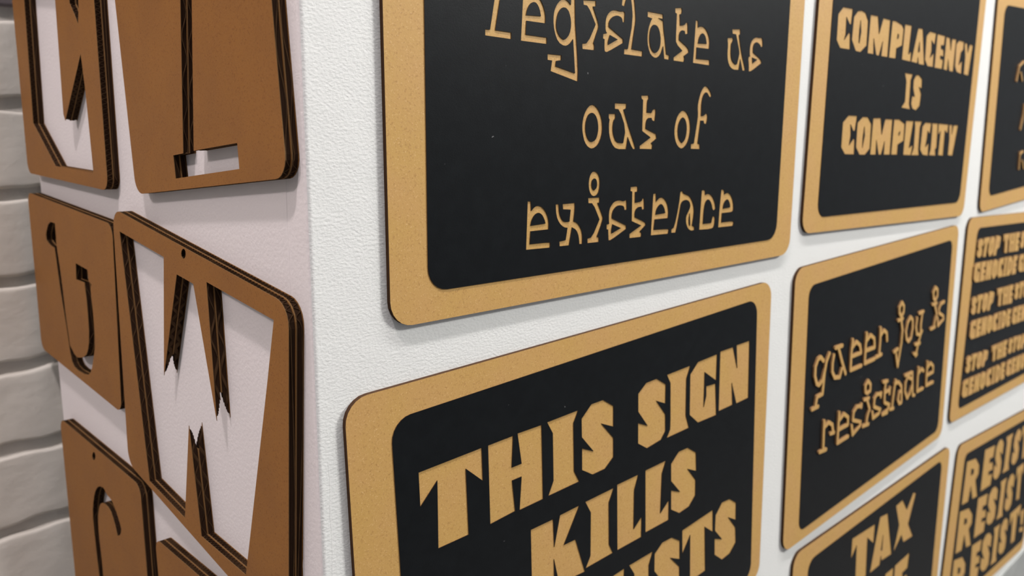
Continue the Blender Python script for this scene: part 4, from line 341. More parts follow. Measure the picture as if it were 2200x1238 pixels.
 'E': {'o':(1112.71,-366.36),'outer':[(-207.01,258.47),(-206.55,262.19),(-205.13,265.65),(-202.84,268.62),(-199.85,270.86),(-196.36,272.24),(-192.64,272.64),(187.2,262.59),(190.72,262.04),(194,260.62),(196.8,258.42),(198.96,255.59),(200.33,252.29),(200.83,248.76),(203.72,8.04),(203.26,4.31),(201.82,0.84),(199.52,-2.13),(196.5,-4.37),(193,-5.74),(189.27,-6.12),(-190.51,6.16),(-194.02,6.73),(-197.27,8.15),(-200.06,10.35),(-202.2,13.18),(-203.57,16.46),(-204.06,19.98)],'panel':[(-171.64,247.04),(-171.2,249.89),(-170.03,252.53),(-168.22,254.77),(-165.89,256.46),(-163.2,257.5),(-160.33,257.79),(182.53,247.97),(185.36,247.52),(187.97,246.35),(190.19,244.56),(191.87,242.24),(192.91,239.58),(193.21,236.73),(188.45,20.74),(188.01,17.89),(186.84,15.25),(185.03,13.01),(182.7,11.31),(180,10.28),(177.13,9.99),(-165.72,19.96),(-168.54,20.42),(-171.15,21.58),(-173.38,23.38),(-175.06,25.69),(-176.09,28.36),(-176.4,31.2)],'cuts':[],'raised':[[[(-168.96,240.14),(-163.3,243.53),(-156.82,243.39),(-151.33,239.89),(-152.15,232.77),(-158.64,235.74),(-152.59,228.87),(-153.35,222.24),(-158.49,219.69),(-165.07,220.07),(-170.41,223.52),(-169.68,230.53),(-163.78,227.72),(-169.39,234.18)]],[[(-148.41,243.27),(-127.61,243.12),(-129.06,232.84),(-133.88,238.77),(-136.53,218.46),(-146.41,219.17),(-143.28,238.9),(-149.58,233.51)]],[[(-125.57,238.09),(-120.06,242.16),(-114.34,242.96),(-109.51,242.17),(-105.81,237.69),(-107.78,222.04),(-116.44,217.34),(-122.68,217.77),(-127.84,224.2)],[(-116.21,237.11),(-115.49,229.82),(-117.87,222.7),(-118.68,223.56),(-117.74,231.44)]],[[(-101.15,242.3),(-95.38,242.74),(-84.37,240.98),(-81.74,238.44),(-84.47,226.55),(-93.97,223.86),(-95.43,216.46),(-106.24,216.77)],[(-91.77,234.4),(-90.08,233.51),(-90.85,231.02),(-92.91,230.52)]],[[(-69.35,241.96),(-46.04,241.45),(-44.42,230.73),(-51.62,236.98),(-47.93,215.67),(-58.62,216.31),(-62.08,237.23),(-67.09,231.54)]],[[(-43,241.16),(-32.48,240.92),(-32.28,230.56),(-28.11,230.36),(-30.63,241.06),(-19.85,240.54),(-17.91,214.41),(-27.88,214.85),(-27.81,225.98),(-31.79,226.19),(-29.67,215.34),(-39.53,215.3)]],[[(-17.04,240.64),(2.23,240.22),(1.38,232.55),(-5.14,232.62),(-4.81,229.69),(1.42,229.16),(2.86,223.7),(-4.29,224.24),(-4.11,221.72),(3,221.15),(2.12,213.64),(-15.04,214.21)]],[[(11.52,236.43),(17.17,239.83),(23.65,239.68),(29.14,236.18),(28.32,229.06),(21.84,232.04),(27.88,225.17),(27.12,218.53),(21.98,215.99),(15.4,216.36),(10.06,219.81),(10.79,226.83),(16.69,224.01),(11.08,230.47)]],[[(32.06,239.56),(52.87,239.41),(51.41,229.13),(46.59,235.06),(43.94,214.76),(34.07,215.46),(37.19,235.19),(30.9,229.8)]],[[(54.9,234.38),(60.41,238.46),(66.14,239.25),(70.96,238.46),(74.66,233.99),(72.69,218.34),(64.03,213.63),(57.79,214.07),(52.64,220.49)],[(64.26,233.4),(64.98,226.11),(62.6,218.99),(61.79,219.85),(62.73,227.74)]],[[(79.32,238.6),(85.09,239.03),(96.1,237.27),(98.73,234.73),(96,222.85),(86.5,220.16),(85.05,212.76),(74.23,213.06)],[(88.7,230.69),(90.39,229.8),(89.62,227.31),(87.56,226.81)]],[[(111.12,238.25),(134.44,237.75),(136.05,227.02),(128.85,233.28),(132.54,211.96),(121.86,212.6),(118.39,233.52),(113.38,227.83)]],[[(137.48,237.46),(147.99,237.21),(148.19,226.86),(152.36,226.66),(149.84,237.35),(160.62,236.83),(162.56,210.7),(152.59,211.15),(152.66,222.28),(148.68,222.48),(150.8,211.63),(140.95,211.59)]],[[(-174.19,209.51),(-168.48,213.13),(-152.96,212.79),(-153.01,202),(-162.71,207.77),(-162.49,193.38),(-160.75,197.64),(-161.03,201.54),(-153.45,200.79),(-151.83,187.23),(-166.7,188.26),(-173.53,193.3)]],[[(-149.78,212.61),(-131.7,212.03),(-132.51,204.69),(-138.74,204.8),(-138.47,201.99),(-132.48,201.45),(-131.09,196.21),(-138.05,196.75),(-137.91,194.33),(-130.95,193.77),(-131.82,186.58),(-148.96,187.11)]],[[(-128.44,211.85),(-119.3,211.34),(-115.77,201.26),(-116.7,211.49),(-107.1,210.96),(-106.67,185.42),(-115.6,185.71),(-119.4,195.91),(-118.42,186.06),(-128.28,186.51)]],[[(-103.71,205.87),(-98.53,209.95),(-92.63,210.62),(-87.44,209.69),(-82.84,205.1),(-82.39,189.46),(-90.86,184.68),(-97.59,185.05),(-104.05,191.59)],[(-93.7,204.7),(-91.81,197.3),(-93.22,190.08),(-94.22,190.95),(-94.44,198.96)]],[[(-79.52,204.56),(-72.53,209.34),(-57.79,209.36),(-58.89,199.61),(-60.95,199.47),(-66.64,203.67),(-66.18,193.02),(-68.09,189.18),(-60.88,194.55),(-59.53,193.4),(-58.27,183.68),(-73.4,183.94),(-79.36,188.67)]],[[(-54.79,209.23),(-41.9,208.79),(-44.1,204.9),(-44.72,187.32),(-42.73,182.66),(-55.69,183.22),(-53.35,187.68),(-52.74,204.62)]],[[(-40.13,182.55),(-39.08,208.69),(-24.83,208.17),(-17.5,201.33),(-18.19,188.2),(-26.09,181.96)],[(-30.8,187.93),(-30.14,202.59),(-26.76,199.84),(-27.21,190.41)]],[[(-14.54,207.73),(3.54,207.15),(2.18,199.61),(-4.06,199.71),(-4,196.82),(1.96,196.27),(2.96,190.89),(-3.99,191.44),(-4.03,188.95),(2.91,188.38),(1.5,180.99),(-15.66,181.52)]],[[(13.24,202.72),(18.94,206.34),(34.46,206),(34.41,195.21),(24.71,200.98),(24.93,186.59),(26.68,190.85),(26.39,194.75),(33.97,194),(35.59,180.44),(20.72,181.47),(13.89,186.51)]],[[(37.65,205.82),(55.72,205.24),(54.91,197.9),(48.68,198.01),(48.95,195.2),(54.94,194.66),(56.33,189.42),(49.37,189.96),(49.51,187.54),(56.47,186.98),(55.61,179.79),(38.46,180.32)]],[[(58.98,205.06),(68.12,204.55),(71.66,194.47),(70.73,204.7),(80.33,204.17),(80.75,178.63),(71.83,178.92),(68.02,189.12),(69,179.27),(59.14,179.72)]],[[(83.71,199.08),(88.89,203.16),(94.79,203.83),(99.98,202.9),(104.58,198.31),(105.03,182.67),(96.56,177.89),(89.84,178.26),(83.37,184.8)],[(93.72,197.91),(95.61,190.51),(94.2,183.29),(93.2,184.16),(92.98,192.17)]],[[(107.91,197.77),(114.89,202.55),(129.64,202.57),(128.53,192.82),(126.47,192.68),(120.78,196.88),(121.24,186.23),(119.33,182.39),(126.55,187.76),(127.89,186.61),(129.15,176.89),(114.02,177.15),(108.07,181.88)]],[[(132.64,202.44),(145.52,202),(143.32,198.11),(142.7,180.53),(144.7,175.87),(131.73,176.43),(134.07,180.89),(134.68,197.83)]],[[(147.29,175.76),(148.34,201.89),(162.59,201.38),(169.92,194.54),(169.24,181.41),(161.33,175.17)],[(156.62,181.14),(157.29,195.8),(160.66,193.05),(160.21,183.62)]],[[(-170.87,165.46),(-165.72,168.77),(-159.23,168.58),(-153.33,165.11),(-153.3,158.12),(-160.05,161.07),(-153.28,154.3),(-153.24,147.78),(-157.89,145.29),(-164.26,145.67),(-169.88,149.08),(-170.18,155.99),(-164.04,153.19),(-170.43,159.58)]],[[(-150.82,168.42),(-130.02,168.14),(-130.59,158.09),(-135.88,163.92),(-136.63,144.04),(-146.21,144.75),(-145.23,164.1),(-150.85,158.83)]],[[(-127.57,163.21),(-122.41,167.17),(-116.74,167.91),(-111.87,167.1),(-107.94,162.72),(-109.06,147.46),(-117.19,142.89),(-123.23,143.33),(-128.7,149.63)],[(-118.21,162.2),(-117.03,155.08),(-118.9,148.13),(-119.74,148.97),(-119.34,156.67)]],[[(-103.53,167.19),(-97.79,167.58),(-86.72,165.79),(-84.04,163.31),(-86.45,151.77),(-95.68,149.19),(-96.85,141.99),(-107.31,142.31)],[(-93.87,159.44),(-92.17,158.56),(-92.85,156.14),(-94.86,155.66)]],[[(-70.98,167.58),(-48.17,166.96),(-46.52,156.34),(-53.62,162.58),(-49.96,141.52),(-60.64,142.32),(-63.89,162.89),(-68.88,157.35)]],[[(-45.19,166.66),(-34.9,166.36),(-34.54,156.06),(-30.43,155.83),(-33.1,166.49),(-22.54,165.92),(-19.98,139.8),(-29.94,140.39),(-30.06,151.47),(-34,151.71),(-31.74,140.9),(-41.57,141.02)]],[[(-19.8,166.01),(-0.94,165.49),(-1.47,157.77),(-7.88,157.89),(-7.45,154.95),(-1.3,154.36),(0.34,148.85),(-6.75,149.47),(-6.48,146.93),(0.58,146.27),(0.02,138.72),(-17.12,139.55)]],[[(8.83,161.66),(13.98,164.97),(20.47,164.79),(26.37,161.32),(26.4,154.32),(19.65,157.28),(26.42,150.5),(26.46,143.98),(21.81,141.49),(15.44,141.87),(9.82,145.28),(9.52,152.19),(15.66,149.4),(9.27,155.79)]],[[(28.88,164.62),(49.68,164.35),(49.11,154.29),(43.82,160.12),(43.07,140.24),(33.49,140.95),(34.47,160.3),(28.85,155.04)]],[[(52.13,159.41),(57.29,163.37),(62.96,164.11),(67.83,163.31),(71.76,158.92),(70.64,143.66),(62.51,139.09),(56.47,139.53),(51,145.83)],[(61.49,158.41),(62.67,151.28),(60.8,144.33),(59.96,145.18),(60.36,152.88)]],[[(76.17,163.39),(81.91,163.78),(92.98,162),(95.66,159.51),(93.25,147.97),(84.02,145.39),(82.85,138.19),(72.38,138.51)],[(85.83,155.64),(87.53,154.76),(86.85,152.34),(84.84,151.87)]],[[(108.72,163.78),(131.53,163.16),(133.18,152.54),(126.08,158.78),(129.74,137.72),(119.06,138.52),(115.81,159.1),(110.82,153.56)]],[[(134.51,162.86),(144.8,162.56),(145.16,152.27),(149.27,152.03),(146.6,162.69),(157.16,162.12),(159.72,136),(149.76,136.6),(149.64,147.67),(145.7,147.92),(147.96,137.11),(138.13,137.22)]],[[(159.9,162.21),(178.76,161.69),(178.23,153.98),(171.82,154.09),(172.25,151.15),(178.4,150.56),(180.04,145.05),(172.95,145.67),(173.22,143.13),(180.28,142.48),(179.72,134.93),(162.58,135.76)]],[[(-166.2,132.89),(-160.7,136.37),(-146.13,136),(-146.37,125.59),(-155.43,131.18),(-155.6,117.27),(-153.82,121.39),(-153.99,125.16),(-146.81,124.42),(-145.5,111.35),(-159.79,112.31),(-166.17,117.18)]],[[(-143.14,135.82),(-126.18,135.19),(-126.93,128.15),(-132.82,128.27),(-132.58,125.56),(-126.91,125.04),(-125.58,120.01),(-132.21,120.53),(-132.09,118.2),(-125.44,117.66),(-126.27,110.76),(-142.75,111.24)]],[[(-123.11,135.01),(-114.53,134.49),(-111.07,124.83),(-112.09,134.62),(-103.08,134.09),(-102.1,109.7),(-110.67,109.96),(-114.45,119.72),(-113.39,110.29),(-122.87,110.7)]],[[(-99.77,129.22),(-95.01,133.09),(-89.5,133.71),(-84.6,132.8),(-80.09,128.43),(-78.98,113.57),(-86.9,109.01),(-93.36,109.35),(-99.74,115.58)],[(-90.31,128.08),(-88.26,121.02),(-89.35,114.16),(-90.33,114.98),(-90.81,122.61)]],[[(-76.94,127.91),(-70.61,132.42),(-56.8,132.38),(-57.21,123.16),(-59.15,123.04),(-64.77,127.03),(-63.72,116.94),(-65.32,113.31),(-58.77,118.39),(-57.42,117.29),(-55.59,108.11),(-70.11,108.34),(-76.05,112.82)]],[[(-53.98,132.25),(-41.89,131.78),(-43.65,128.12),(-42.89,111.56),(-40.63,107.16),(-53.09,107.68),(-51.16,111.89),(-51.74,127.88)]],[[(-38.13,107.06),(-39.24,131.67),(-25.86,131.13),(-18.34,124.68),(-17.69,112.38),(-24.63,106.52)],[(-29.67,112.13),(-30.34,125.91),(-26.92,123.31),(-26.48,114.46)]],[[(-16.19,130.67),(0.77,130.05),(0.36,123.02),(-5.52,123.13),(-5.15,120.43),(0.53,119.9),(2.1,114.88),(-4.54,115.4),(-4.3,113.07),(2.35,112.54),(1.86,105.64),(-14.61,106.12)]],[[(10.27,125.73),(15.77,129.22),(30.34,128.85),(30.1,118.44),(21.05,124.03),(20.87,110.12),(22.65,114.24),(22.48,118),(29.66,117.27),(30.97,104.2),(16.69,105.15),(10.3,110.02)]],[[(33.33,128.66),(50.3,128.04),(49.54,121),(43.65,121.11),(43.89,118.41),(49.57,117.88),(50.89,112.85),(44.26,113.38),(44.39,111.04),(51.03,110.51),(50.21,103.61),(33.72,104.09)]],[[(53.36,127.86),(61.94,127.34),(65.41,117.68),(64.38,127.47),(73.4,126.93),(74.37,102.54),(65.8,102.81),(62.02,112.56),(63.08,103.14),(53.6,103.54)]],[[(76.7,122.07),(81.46,125.94),(86.97,126.55),(91.87,125.65),(96.38,121.28),(97.49,106.42),(89.58,101.86),(83.11,102.2),(76.74,108.43)],[(86.17,120.93),(88.21,113.87),(87.12,107),(86.14,107.83),(85.66,115.46)]],[[(99.54,120.75),(105.86,125.26),(119.68,125.23),(119.26,116.01),(117.33,115.89),(111.71,119.88),(112.76,109.79),(111.16,106.15),(117.7,111.24),(119.06,110.14),(120.88,100.96),(106.36,101.19),(100.43,105.66)]],[[(122.49,125.09),(134.58,124.62),(132.82,120.96),(133.58,104.4),(135.85,100.01),(123.39,100.53),(125.31,104.74),(124.73,120.73)]],[[(138.34,99.91),(137.23,124.52),(150.61,123.97),(158.13,117.53),(158.78,105.23),(151.84,99.37)],[(146.8,104.97),(146.14,118.75),(149.56,116.16),(150,107.3)]],[[(160.28,123.51),(177.25,122.89),(176.83,115.86),(170.95,115.97),(171.32,113.28),(177.01,112.75),(178.57,107.73),(171.93,108.25),(172.17,105.92),(178.82,105.38),(178.34,98.49),(161.86,98.97)]],[[(-167.26,86.72),(-162,89.83),(-155.76,89.41),(-150.26,85.85),(-150.63,79.08),(-157.07,82.11),(-150.83,75.39),(-151.17,69.08),(-156.01,66.68),(-162.41,67.04),(-167.78,70.42),(-167.45,77.3),(-161.59,74.45),(-167.37,80.88)]],[[(-147.65,88.95),(-127.61,87.93),(-128.33,78.56),(-133.37,84.17),(-134.61,65.47),(-144.24,66.16),(-142.44,84.62),(-148.19,79.72)]],[[(-125.31,83.24),(-120.28,86.74),(-114.83,87.22),(-110.12,86.3),(-106.24,82.19),(-106.99,68.46),(-115.04,64.37),(-121.12,64.79),(-126.56,70.65)],[(-116.22,82.04),(-115.01,75.49),(-116.8,69.17),(-117.65,69.95),(-117.3,77)]],[[(-102.09,86.08),(-96.57,86.21),(-85.82,84.22),(-83.09,81.96),(-84.78,71.93),(-93.75,69.83),(-94.59,63.48),(-105.1,63.81)],[(-92.45,78.85),(-90.75,78.02),(-91.29,75.91),(-93.25,75.53)]],[[(-67.81,86.24),(-45.84,85.78),(-44.55,76.19),(-51.22,81.79),(-48.27,62.79),(-58.5,63.46),(-61.1,82.04),(-66.05,77.01)]],[[(-42.98,85.52),(-33.06,85.29),(-33.02,76),(-29.07,75.8),(-31.32,85.41),(-21.16,84.94),(-19.51,61.4),(-29.06,61.88),(-28.84,71.87),(-32.63,72.08),(-30.77,62.33),(-40.22,62.38)]],[[(-18.51,85.03),(-0.35,84.64),(-1.11,77.69),(-7.29,77.77),(-6.97,75.12),(-1.06,74.61),(0.34,69.65),(-6.47,70.18),(-6.29,67.89),(0.48,67.34),(-0.31,60.53),(-16.75,61.19)]],[[(9.1,80.9),(14.36,84),(20.6,83.59),(26.1,80.03),(25.73,73.26),(19.29,76.29),(25.53,69.57),(25.2,63.26),(20.36,60.85),(13.95,61.22),(8.58,64.6),(8.91,71.48),(14.77,68.63),(8.99,75.05)]],[[(28.71,83.13),(48.75,82.11),(48.03,72.74),(42.99,78.34),(41.75,59.65),(32.12,60.34),(33.92,78.8),(28.17,73.9)]],[[(51.05,77.42),(56.08,80.92),(61.54,81.4),(66.24,80.48),(70.12,76.37),(69.37,62.63),(61.32,58.55),(55.24,58.97),(49.8,64.83)],[(60.14,76.22),(61.35,69.67),(59.56,63.34),(58.71,64.13),(59.06,71.18)]],[[(74.27,80.26),(79.79,80.39),(90.54,78.4),(93.27,76.13),(91.59,66.11),(82.61,64),(81.78,57.66),(71.26,57.99)],[(83.91,73.03),(85.62,72.2),(85.07,70.09),(83.12,69.71)]],[[(108.55,80.42),(130.53,79.96),(131.82,70.37),(125.14,75.97),(128.09,56.97),(117.86,57.64),(115.26,76.21),(110.31,71.19)]],[[(133.39,79.7),(143.3,79.47),(143.34,70.18),(147.29,69.98),(145.04,79.59),(155.2,79.12),(156.86,55.58),(147.3,56.06),(147.52,66.05),(143.74,66.25),(145.59,56.51),(136.14,56.56)]],[[(157.85,79.21),(176.01,78.82),(175.25,71.87),(169.08,71.94),(169.39,69.3),(175.3,68.79),(176.7,63.83),(169.89,64.36),(170.07,62.07),(176.85,61.52),(176.05,54.71),(159.61,55.37)]],[[(-172.6,54.4),(-166.83,57.79),(-151.65,57.41),(-151.96,47.19),(-161.38,52.7),(-161.7,39.08),(-159.79,43.1),(-159.93,46.79),(-152.43,46.04),(-151.13,33.19),(-166.15,34.25),(-172.79,39.06)]],[[(-148.53,57.22),(-130.86,56.58),(-131.64,49.63),(-137.79,49.76),(-137.54,47.1),(-131.61,46.55),(-130.21,41.57),(-137.16,42.13),(-137.03,39.83),(-130.06,39.25),(-130.91,32.44),(-148.24,33.06)]],[[(-127.67,56.4),(-118.73,55.87),(-115.05,46.28),(-116.19,56),(-106.8,55.46),(-105.51,31.19),(-114.52,31.52),(-118.55,41.22),(-117.38,31.87),(-127.34,32.35)]],[[(-103.3,50.61),(-98.39,54.46),(-92.67,55.07),(-87.55,54.16),(-82.76,49.77),(-81.31,34.88),(-89.53,30.38),(-96.33,30.77),(-103.1,37.03)],[(-93.41,49.44),(-91.16,42.39),(-92.19,35.54),(-93.23,36.37),(-93.86,43.99)]],[[(-79.46,49.24),(-72.98,53.76),(-58.6,53.71),(-58.76,44.42),(-60.78,44.3),(-66.75,48.33),(-65.39,38.18),(-66.98,34.53),(-60.26,39.61),(-58.81,38.5),(-56.63,29.23),(-71.89,29.57),(-78.21,34.11)]],[[(-55.66,53.58),(-43.07,53.1),(-44.78,49.39),(-43.42,32.62),(-40.89,28.16),(-53.99,28.78),(-52.09,33.02),(-53.2,49.17)]],[[(-38.27,28.04),(-40.31,52.99),(-26.38,52.43),(-18.27,45.86),(-17.05,33.31),(-24.08,27.39)],[(-29.59,33.12),(-30.83,47.13),(-27.16,44.48),(-26.34,35.47)]],[[(-16.31,51.96),(1.36,51.33),(1.3,44.12),(-4.84,44.25),(-4.32,41.48),(1.64,40.92),(3.53,35.77),(-3.44,36.33),(-3.07,33.95),(3.92,33.36),(3.76,26.3),(-13.54,26.91)]],[[(10.83,47.09),(16.6,50.48),(31.78,50.09),(31.47,39.87),(22.05,45.39),(21.73,31.77),(23.64,35.79),(23.5,39.48),(31,38.72),(32.3,25.88),(17.28,26.94),(10.64,31.75)]],[[(34.9,49.91),(52.57,49.27),(51.79,42.32),(45.64,42.45),(45.89,39.78),(51.82,39.23),(53.22,34.26),(46.27,34.82),(46.4,32.52),(53.37,31.94),(52.52,25.13),(35.19,25.74)]],[[(55.76,49.08),(64.7,48.56),(68.38,38.97),(67.24,48.69),(76.63,48.14),(77.92,23.87),(68.91,24.21),(64.88,33.91),(66.05,24.56),(56.09,25.04)]],[[(80.13,43.29),(85.04,47.14),(90.76,47.75),(95.88,46.84),(100.67,42.46),(102.12,27.57),(93.9,23.06),(87.1,23.46),(80.33,29.71)],[(90.02,42.13),(92.27,35.08),(91.24,28.22),(90.2,29.06),(89.57,36.67)]],[[(103.97,41.93),(110.45,46.44),(124.83,46.4),(124.67,37.1),(122.65,36.99),(116.68,41.02),(118.04,30.87),(116.45,27.22),(123.17,32.3),(124.62,31.19),(126.8,21.92),(111.54,22.26),(105.22,26.79)]],[[(127.76,46.26),(140.36,45.78),(138.65,42.08),(140.01,25.31),(142.54,20.84),(129.44,21.46),(131.33,25.7),(130.23,41.85)]],[[(145.16,20.72),(143.12,45.67),(157.05,45.12),(165.16,38.55),(166.38,26),(159.35,20.08)],[(153.84,25.81),(152.6,39.81),(156.27,37.17),(157.09,28.16)]]],'lift':1.8},
 'F': {'o':(1141.33,-676.18),'outer':[(-186.53,260.23),(-185.82,263.81),(-184.22,267.09),(-181.81,269.85),(-178.78,271.89),(-175.32,273.07),(-171.68,273.32),(204.58,249.65),(208.17,248.94),(211.45,247.34),(214.2,244.93),(216.24,241.9),(217.42,238.44),(217.67,234.8),(202.98,1.26),(202.28,-2.33),(200.67,-5.61),(198.27,-8.37),(195.23,-10.4),(191.77,-11.59),(188.13,-11.84),(-188.13,11.84),(-191.71,12.54),(-195,14.15),(-197.75,16.55),(-199.79,19.58),(-200.97,23.04),(-201.22,26.69)],'panel':[(-155.63,244.05),(-155.15,246.62),(-154.01,248.97),(-152.3,250.95),(-150.14,252.41),(-147.68,253.27),(-145.08,253.46),(196.36,233.78),(198.92,233.29),(201.27,232.15),(203.25,230.44),(204.72,228.29),(205.57,225.82),(205.76,223.22),(193.79,15.56),(193.3,13),(192.17,10.65),(190.46,8.67),(188.3,7.2),(185.84,6.34),(183.23,6.15),(-158.2,25.84),(-160.76,26.33),(-163.11,27.47),(-165.09,29.17),(-166.56,31.33),(-167.42,33.8),(-167.61,36.4)],'cuts':[[(-148.47,178.07),(-144.7,241),(-107.1,235.62),(-89.48,220.89),(-87.82,207.22),(-98.83,200.59),(-83.47,171.17),(-104.27,173.38),(-116.62,196.51),(-122.47,175.31)],[(-121.77,213.98),(-121.92,224),(-111.72,220.78),(-111.39,213.9)],[(-69.59,237.92),(-23.06,233.39),(-25.65,215.55),(-41.83,216.76),(-41.37,209.79),(-25.81,207.59),(-22.53,194.58),(-40.74,196.82),(-40.57,190.82),(-22.33,188.58),(-25.1,171.08),(-70.5,174.17)],[(-16.76,227.29),(-5.55,235.81),(7.83,234.73),(19.61,224.97),(18.85,206.35),(5.09,214.67),(18.43,196.18),(17.72,178.84),(7.45,172.28),(-6.14,173.4),(-17.58,182.74),(-17,201.54),(-4.48,193.7),(-16.89,211.31)],[(29.19,232.18),(65.44,230.06),(59.17,221.4),(57.07,181.48),(62.1,170.69),(28.5,173.12),(34.35,183.06),(35.19,221.51)],[(74.17,220.94),(85.26,229.24),(97.67,228.99),(108.25,220.65),(106.81,203.43),(94.05,210.5),(106.03,194.02),(104.69,177.98),(94.26,171.72),(80.8,172.49),(70.08,180.71),(72.04,197.69),(83.67,191),(72.87,206.51)],[(111.56,227.82),(155.29,226.42),(155.49,202.07),(143.84,216.3),(146.3,167.74),(128.88,168.91),(124.65,216.91),(115.16,203.84)],[(-153.38,106.64),(-152.46,169.78),(-114.45,162.87),(-96.17,147.44),(-93.99,133.71),(-104.75,127.49),(-88.23,97.53),(-109.08,100.44),(-122.38,124.05),(-127.32,102.99)],[(-128.27,141.76),(-128.85,151.81),(-118.48,148.19),(-117.87,141.29)],[(-77.39,165.99),(-32.88,160.5),(-34.75,143.02),(-50.41,144.59),(-49.81,137.74),(-34.64,135.19),(-30.99,122.31),(-48.88,124.98),(-48.57,119.09),(-30.57,116.4),(-32.68,99.26),(-77.96,103.57)],[(-26.22,154.15),(-13.43,162.04),(2.17,160.7),(16.25,151),(16.09,133.03),(-0.3,141.46),(16,123.22),(15.85,106.48),(4.03,100.55),(-12,102.18),(-25.77,111.58),(-25.68,129.54),(-10.75,121.6),(-25.86,138.88)],[(26.47,160.51),(58.38,158.94),(53.12,149.45),(52.42,106.22),(57.7,94.45),(24.79,97.55),(30.59,108.1),(31.67,149.22)],[(64.2,148.81),(75.48,157.25),(88.63,156.56),(100.25,147.15),(99.61,128.56),(85.79,136.8),(99.26,118.41),(98.67,101.1),(88.03,94.99),(73.87,96.7),(62.16,106.17),(63.26,124.16),(75.88,116.37),(63.64,133.52)],[(106.91,159.97),(146.49,158.92),(148.47,133.37),(136.69,148.23),(141.49,97.46),(123.44,98.88),(118.94,148.74),(110.06,135.14)],[(-156.46,30.74),(-156.43,98.61),(-120.19,90.24),(-103.15,73.54),(-101.49,59.11),(-111.69,52.72),(-97.1,21.07),(-116.1,24.16),(-128.1,49.26),(-132.72,26.87)],[(-133.49,68.16),(-133.99,78.87),(-124.24,74.81),(-123.74,67.5)],[(-81.53,93.91),(-37.35,88.37),(-40.03,71.05),(-54.72,72.58),(-54.16,65.76),(-40.28,63.29),(-37.63,50.55),(-53.34,53.08),(-53.08,47.23),(-37.58,44.7),(-40.23,27.7),(-76.92,31.46)],[(-31.81,82.05),(-18.46,89.24),(-1.93,86.7),(12.64,75.73),(11.74,57.36),(-4.86,67.14),(11.24,47.32),(10.41,30.2),(-1.32,24.9),(-16.84,27.59),(-30.36,38.15),(-30.69,56.65),(-15.63,47.47),(-31.08,66.28)],[(18.91,86.76),(50.89,83.89),(45.87,74.65),(46.28,31.63),(51.6,19.87),(20.19,23.26),(25.26,33.82),(24.59,75.18)],[(55.28,75.75),(66.13,84.34),(79.46,84.09),(91.71,74.99),(92.04,56.2),(77.72,64.31),(92.23,45.94),(92.54,28.44),(82.3,22.52),(68.15,24.58),(55.95,34.16),(55.9,51.71),(68.98,44),(55.69,60.84)],[(99.23,84.06),(157.91,82.93),(156.6,57.62),(142.05,72.37),(143.03,22.12),(121.5,23.65),(116.6,72.94),(104.02,59.53)],[(161.58,67.92),(183.09,67.33),(181.21,38.48),(168.57,40.84)],[(165.27,29.16),(164.93,37.68),(185.6,33.42),(186.91,23.84)]],'raised':[],'lift':0},
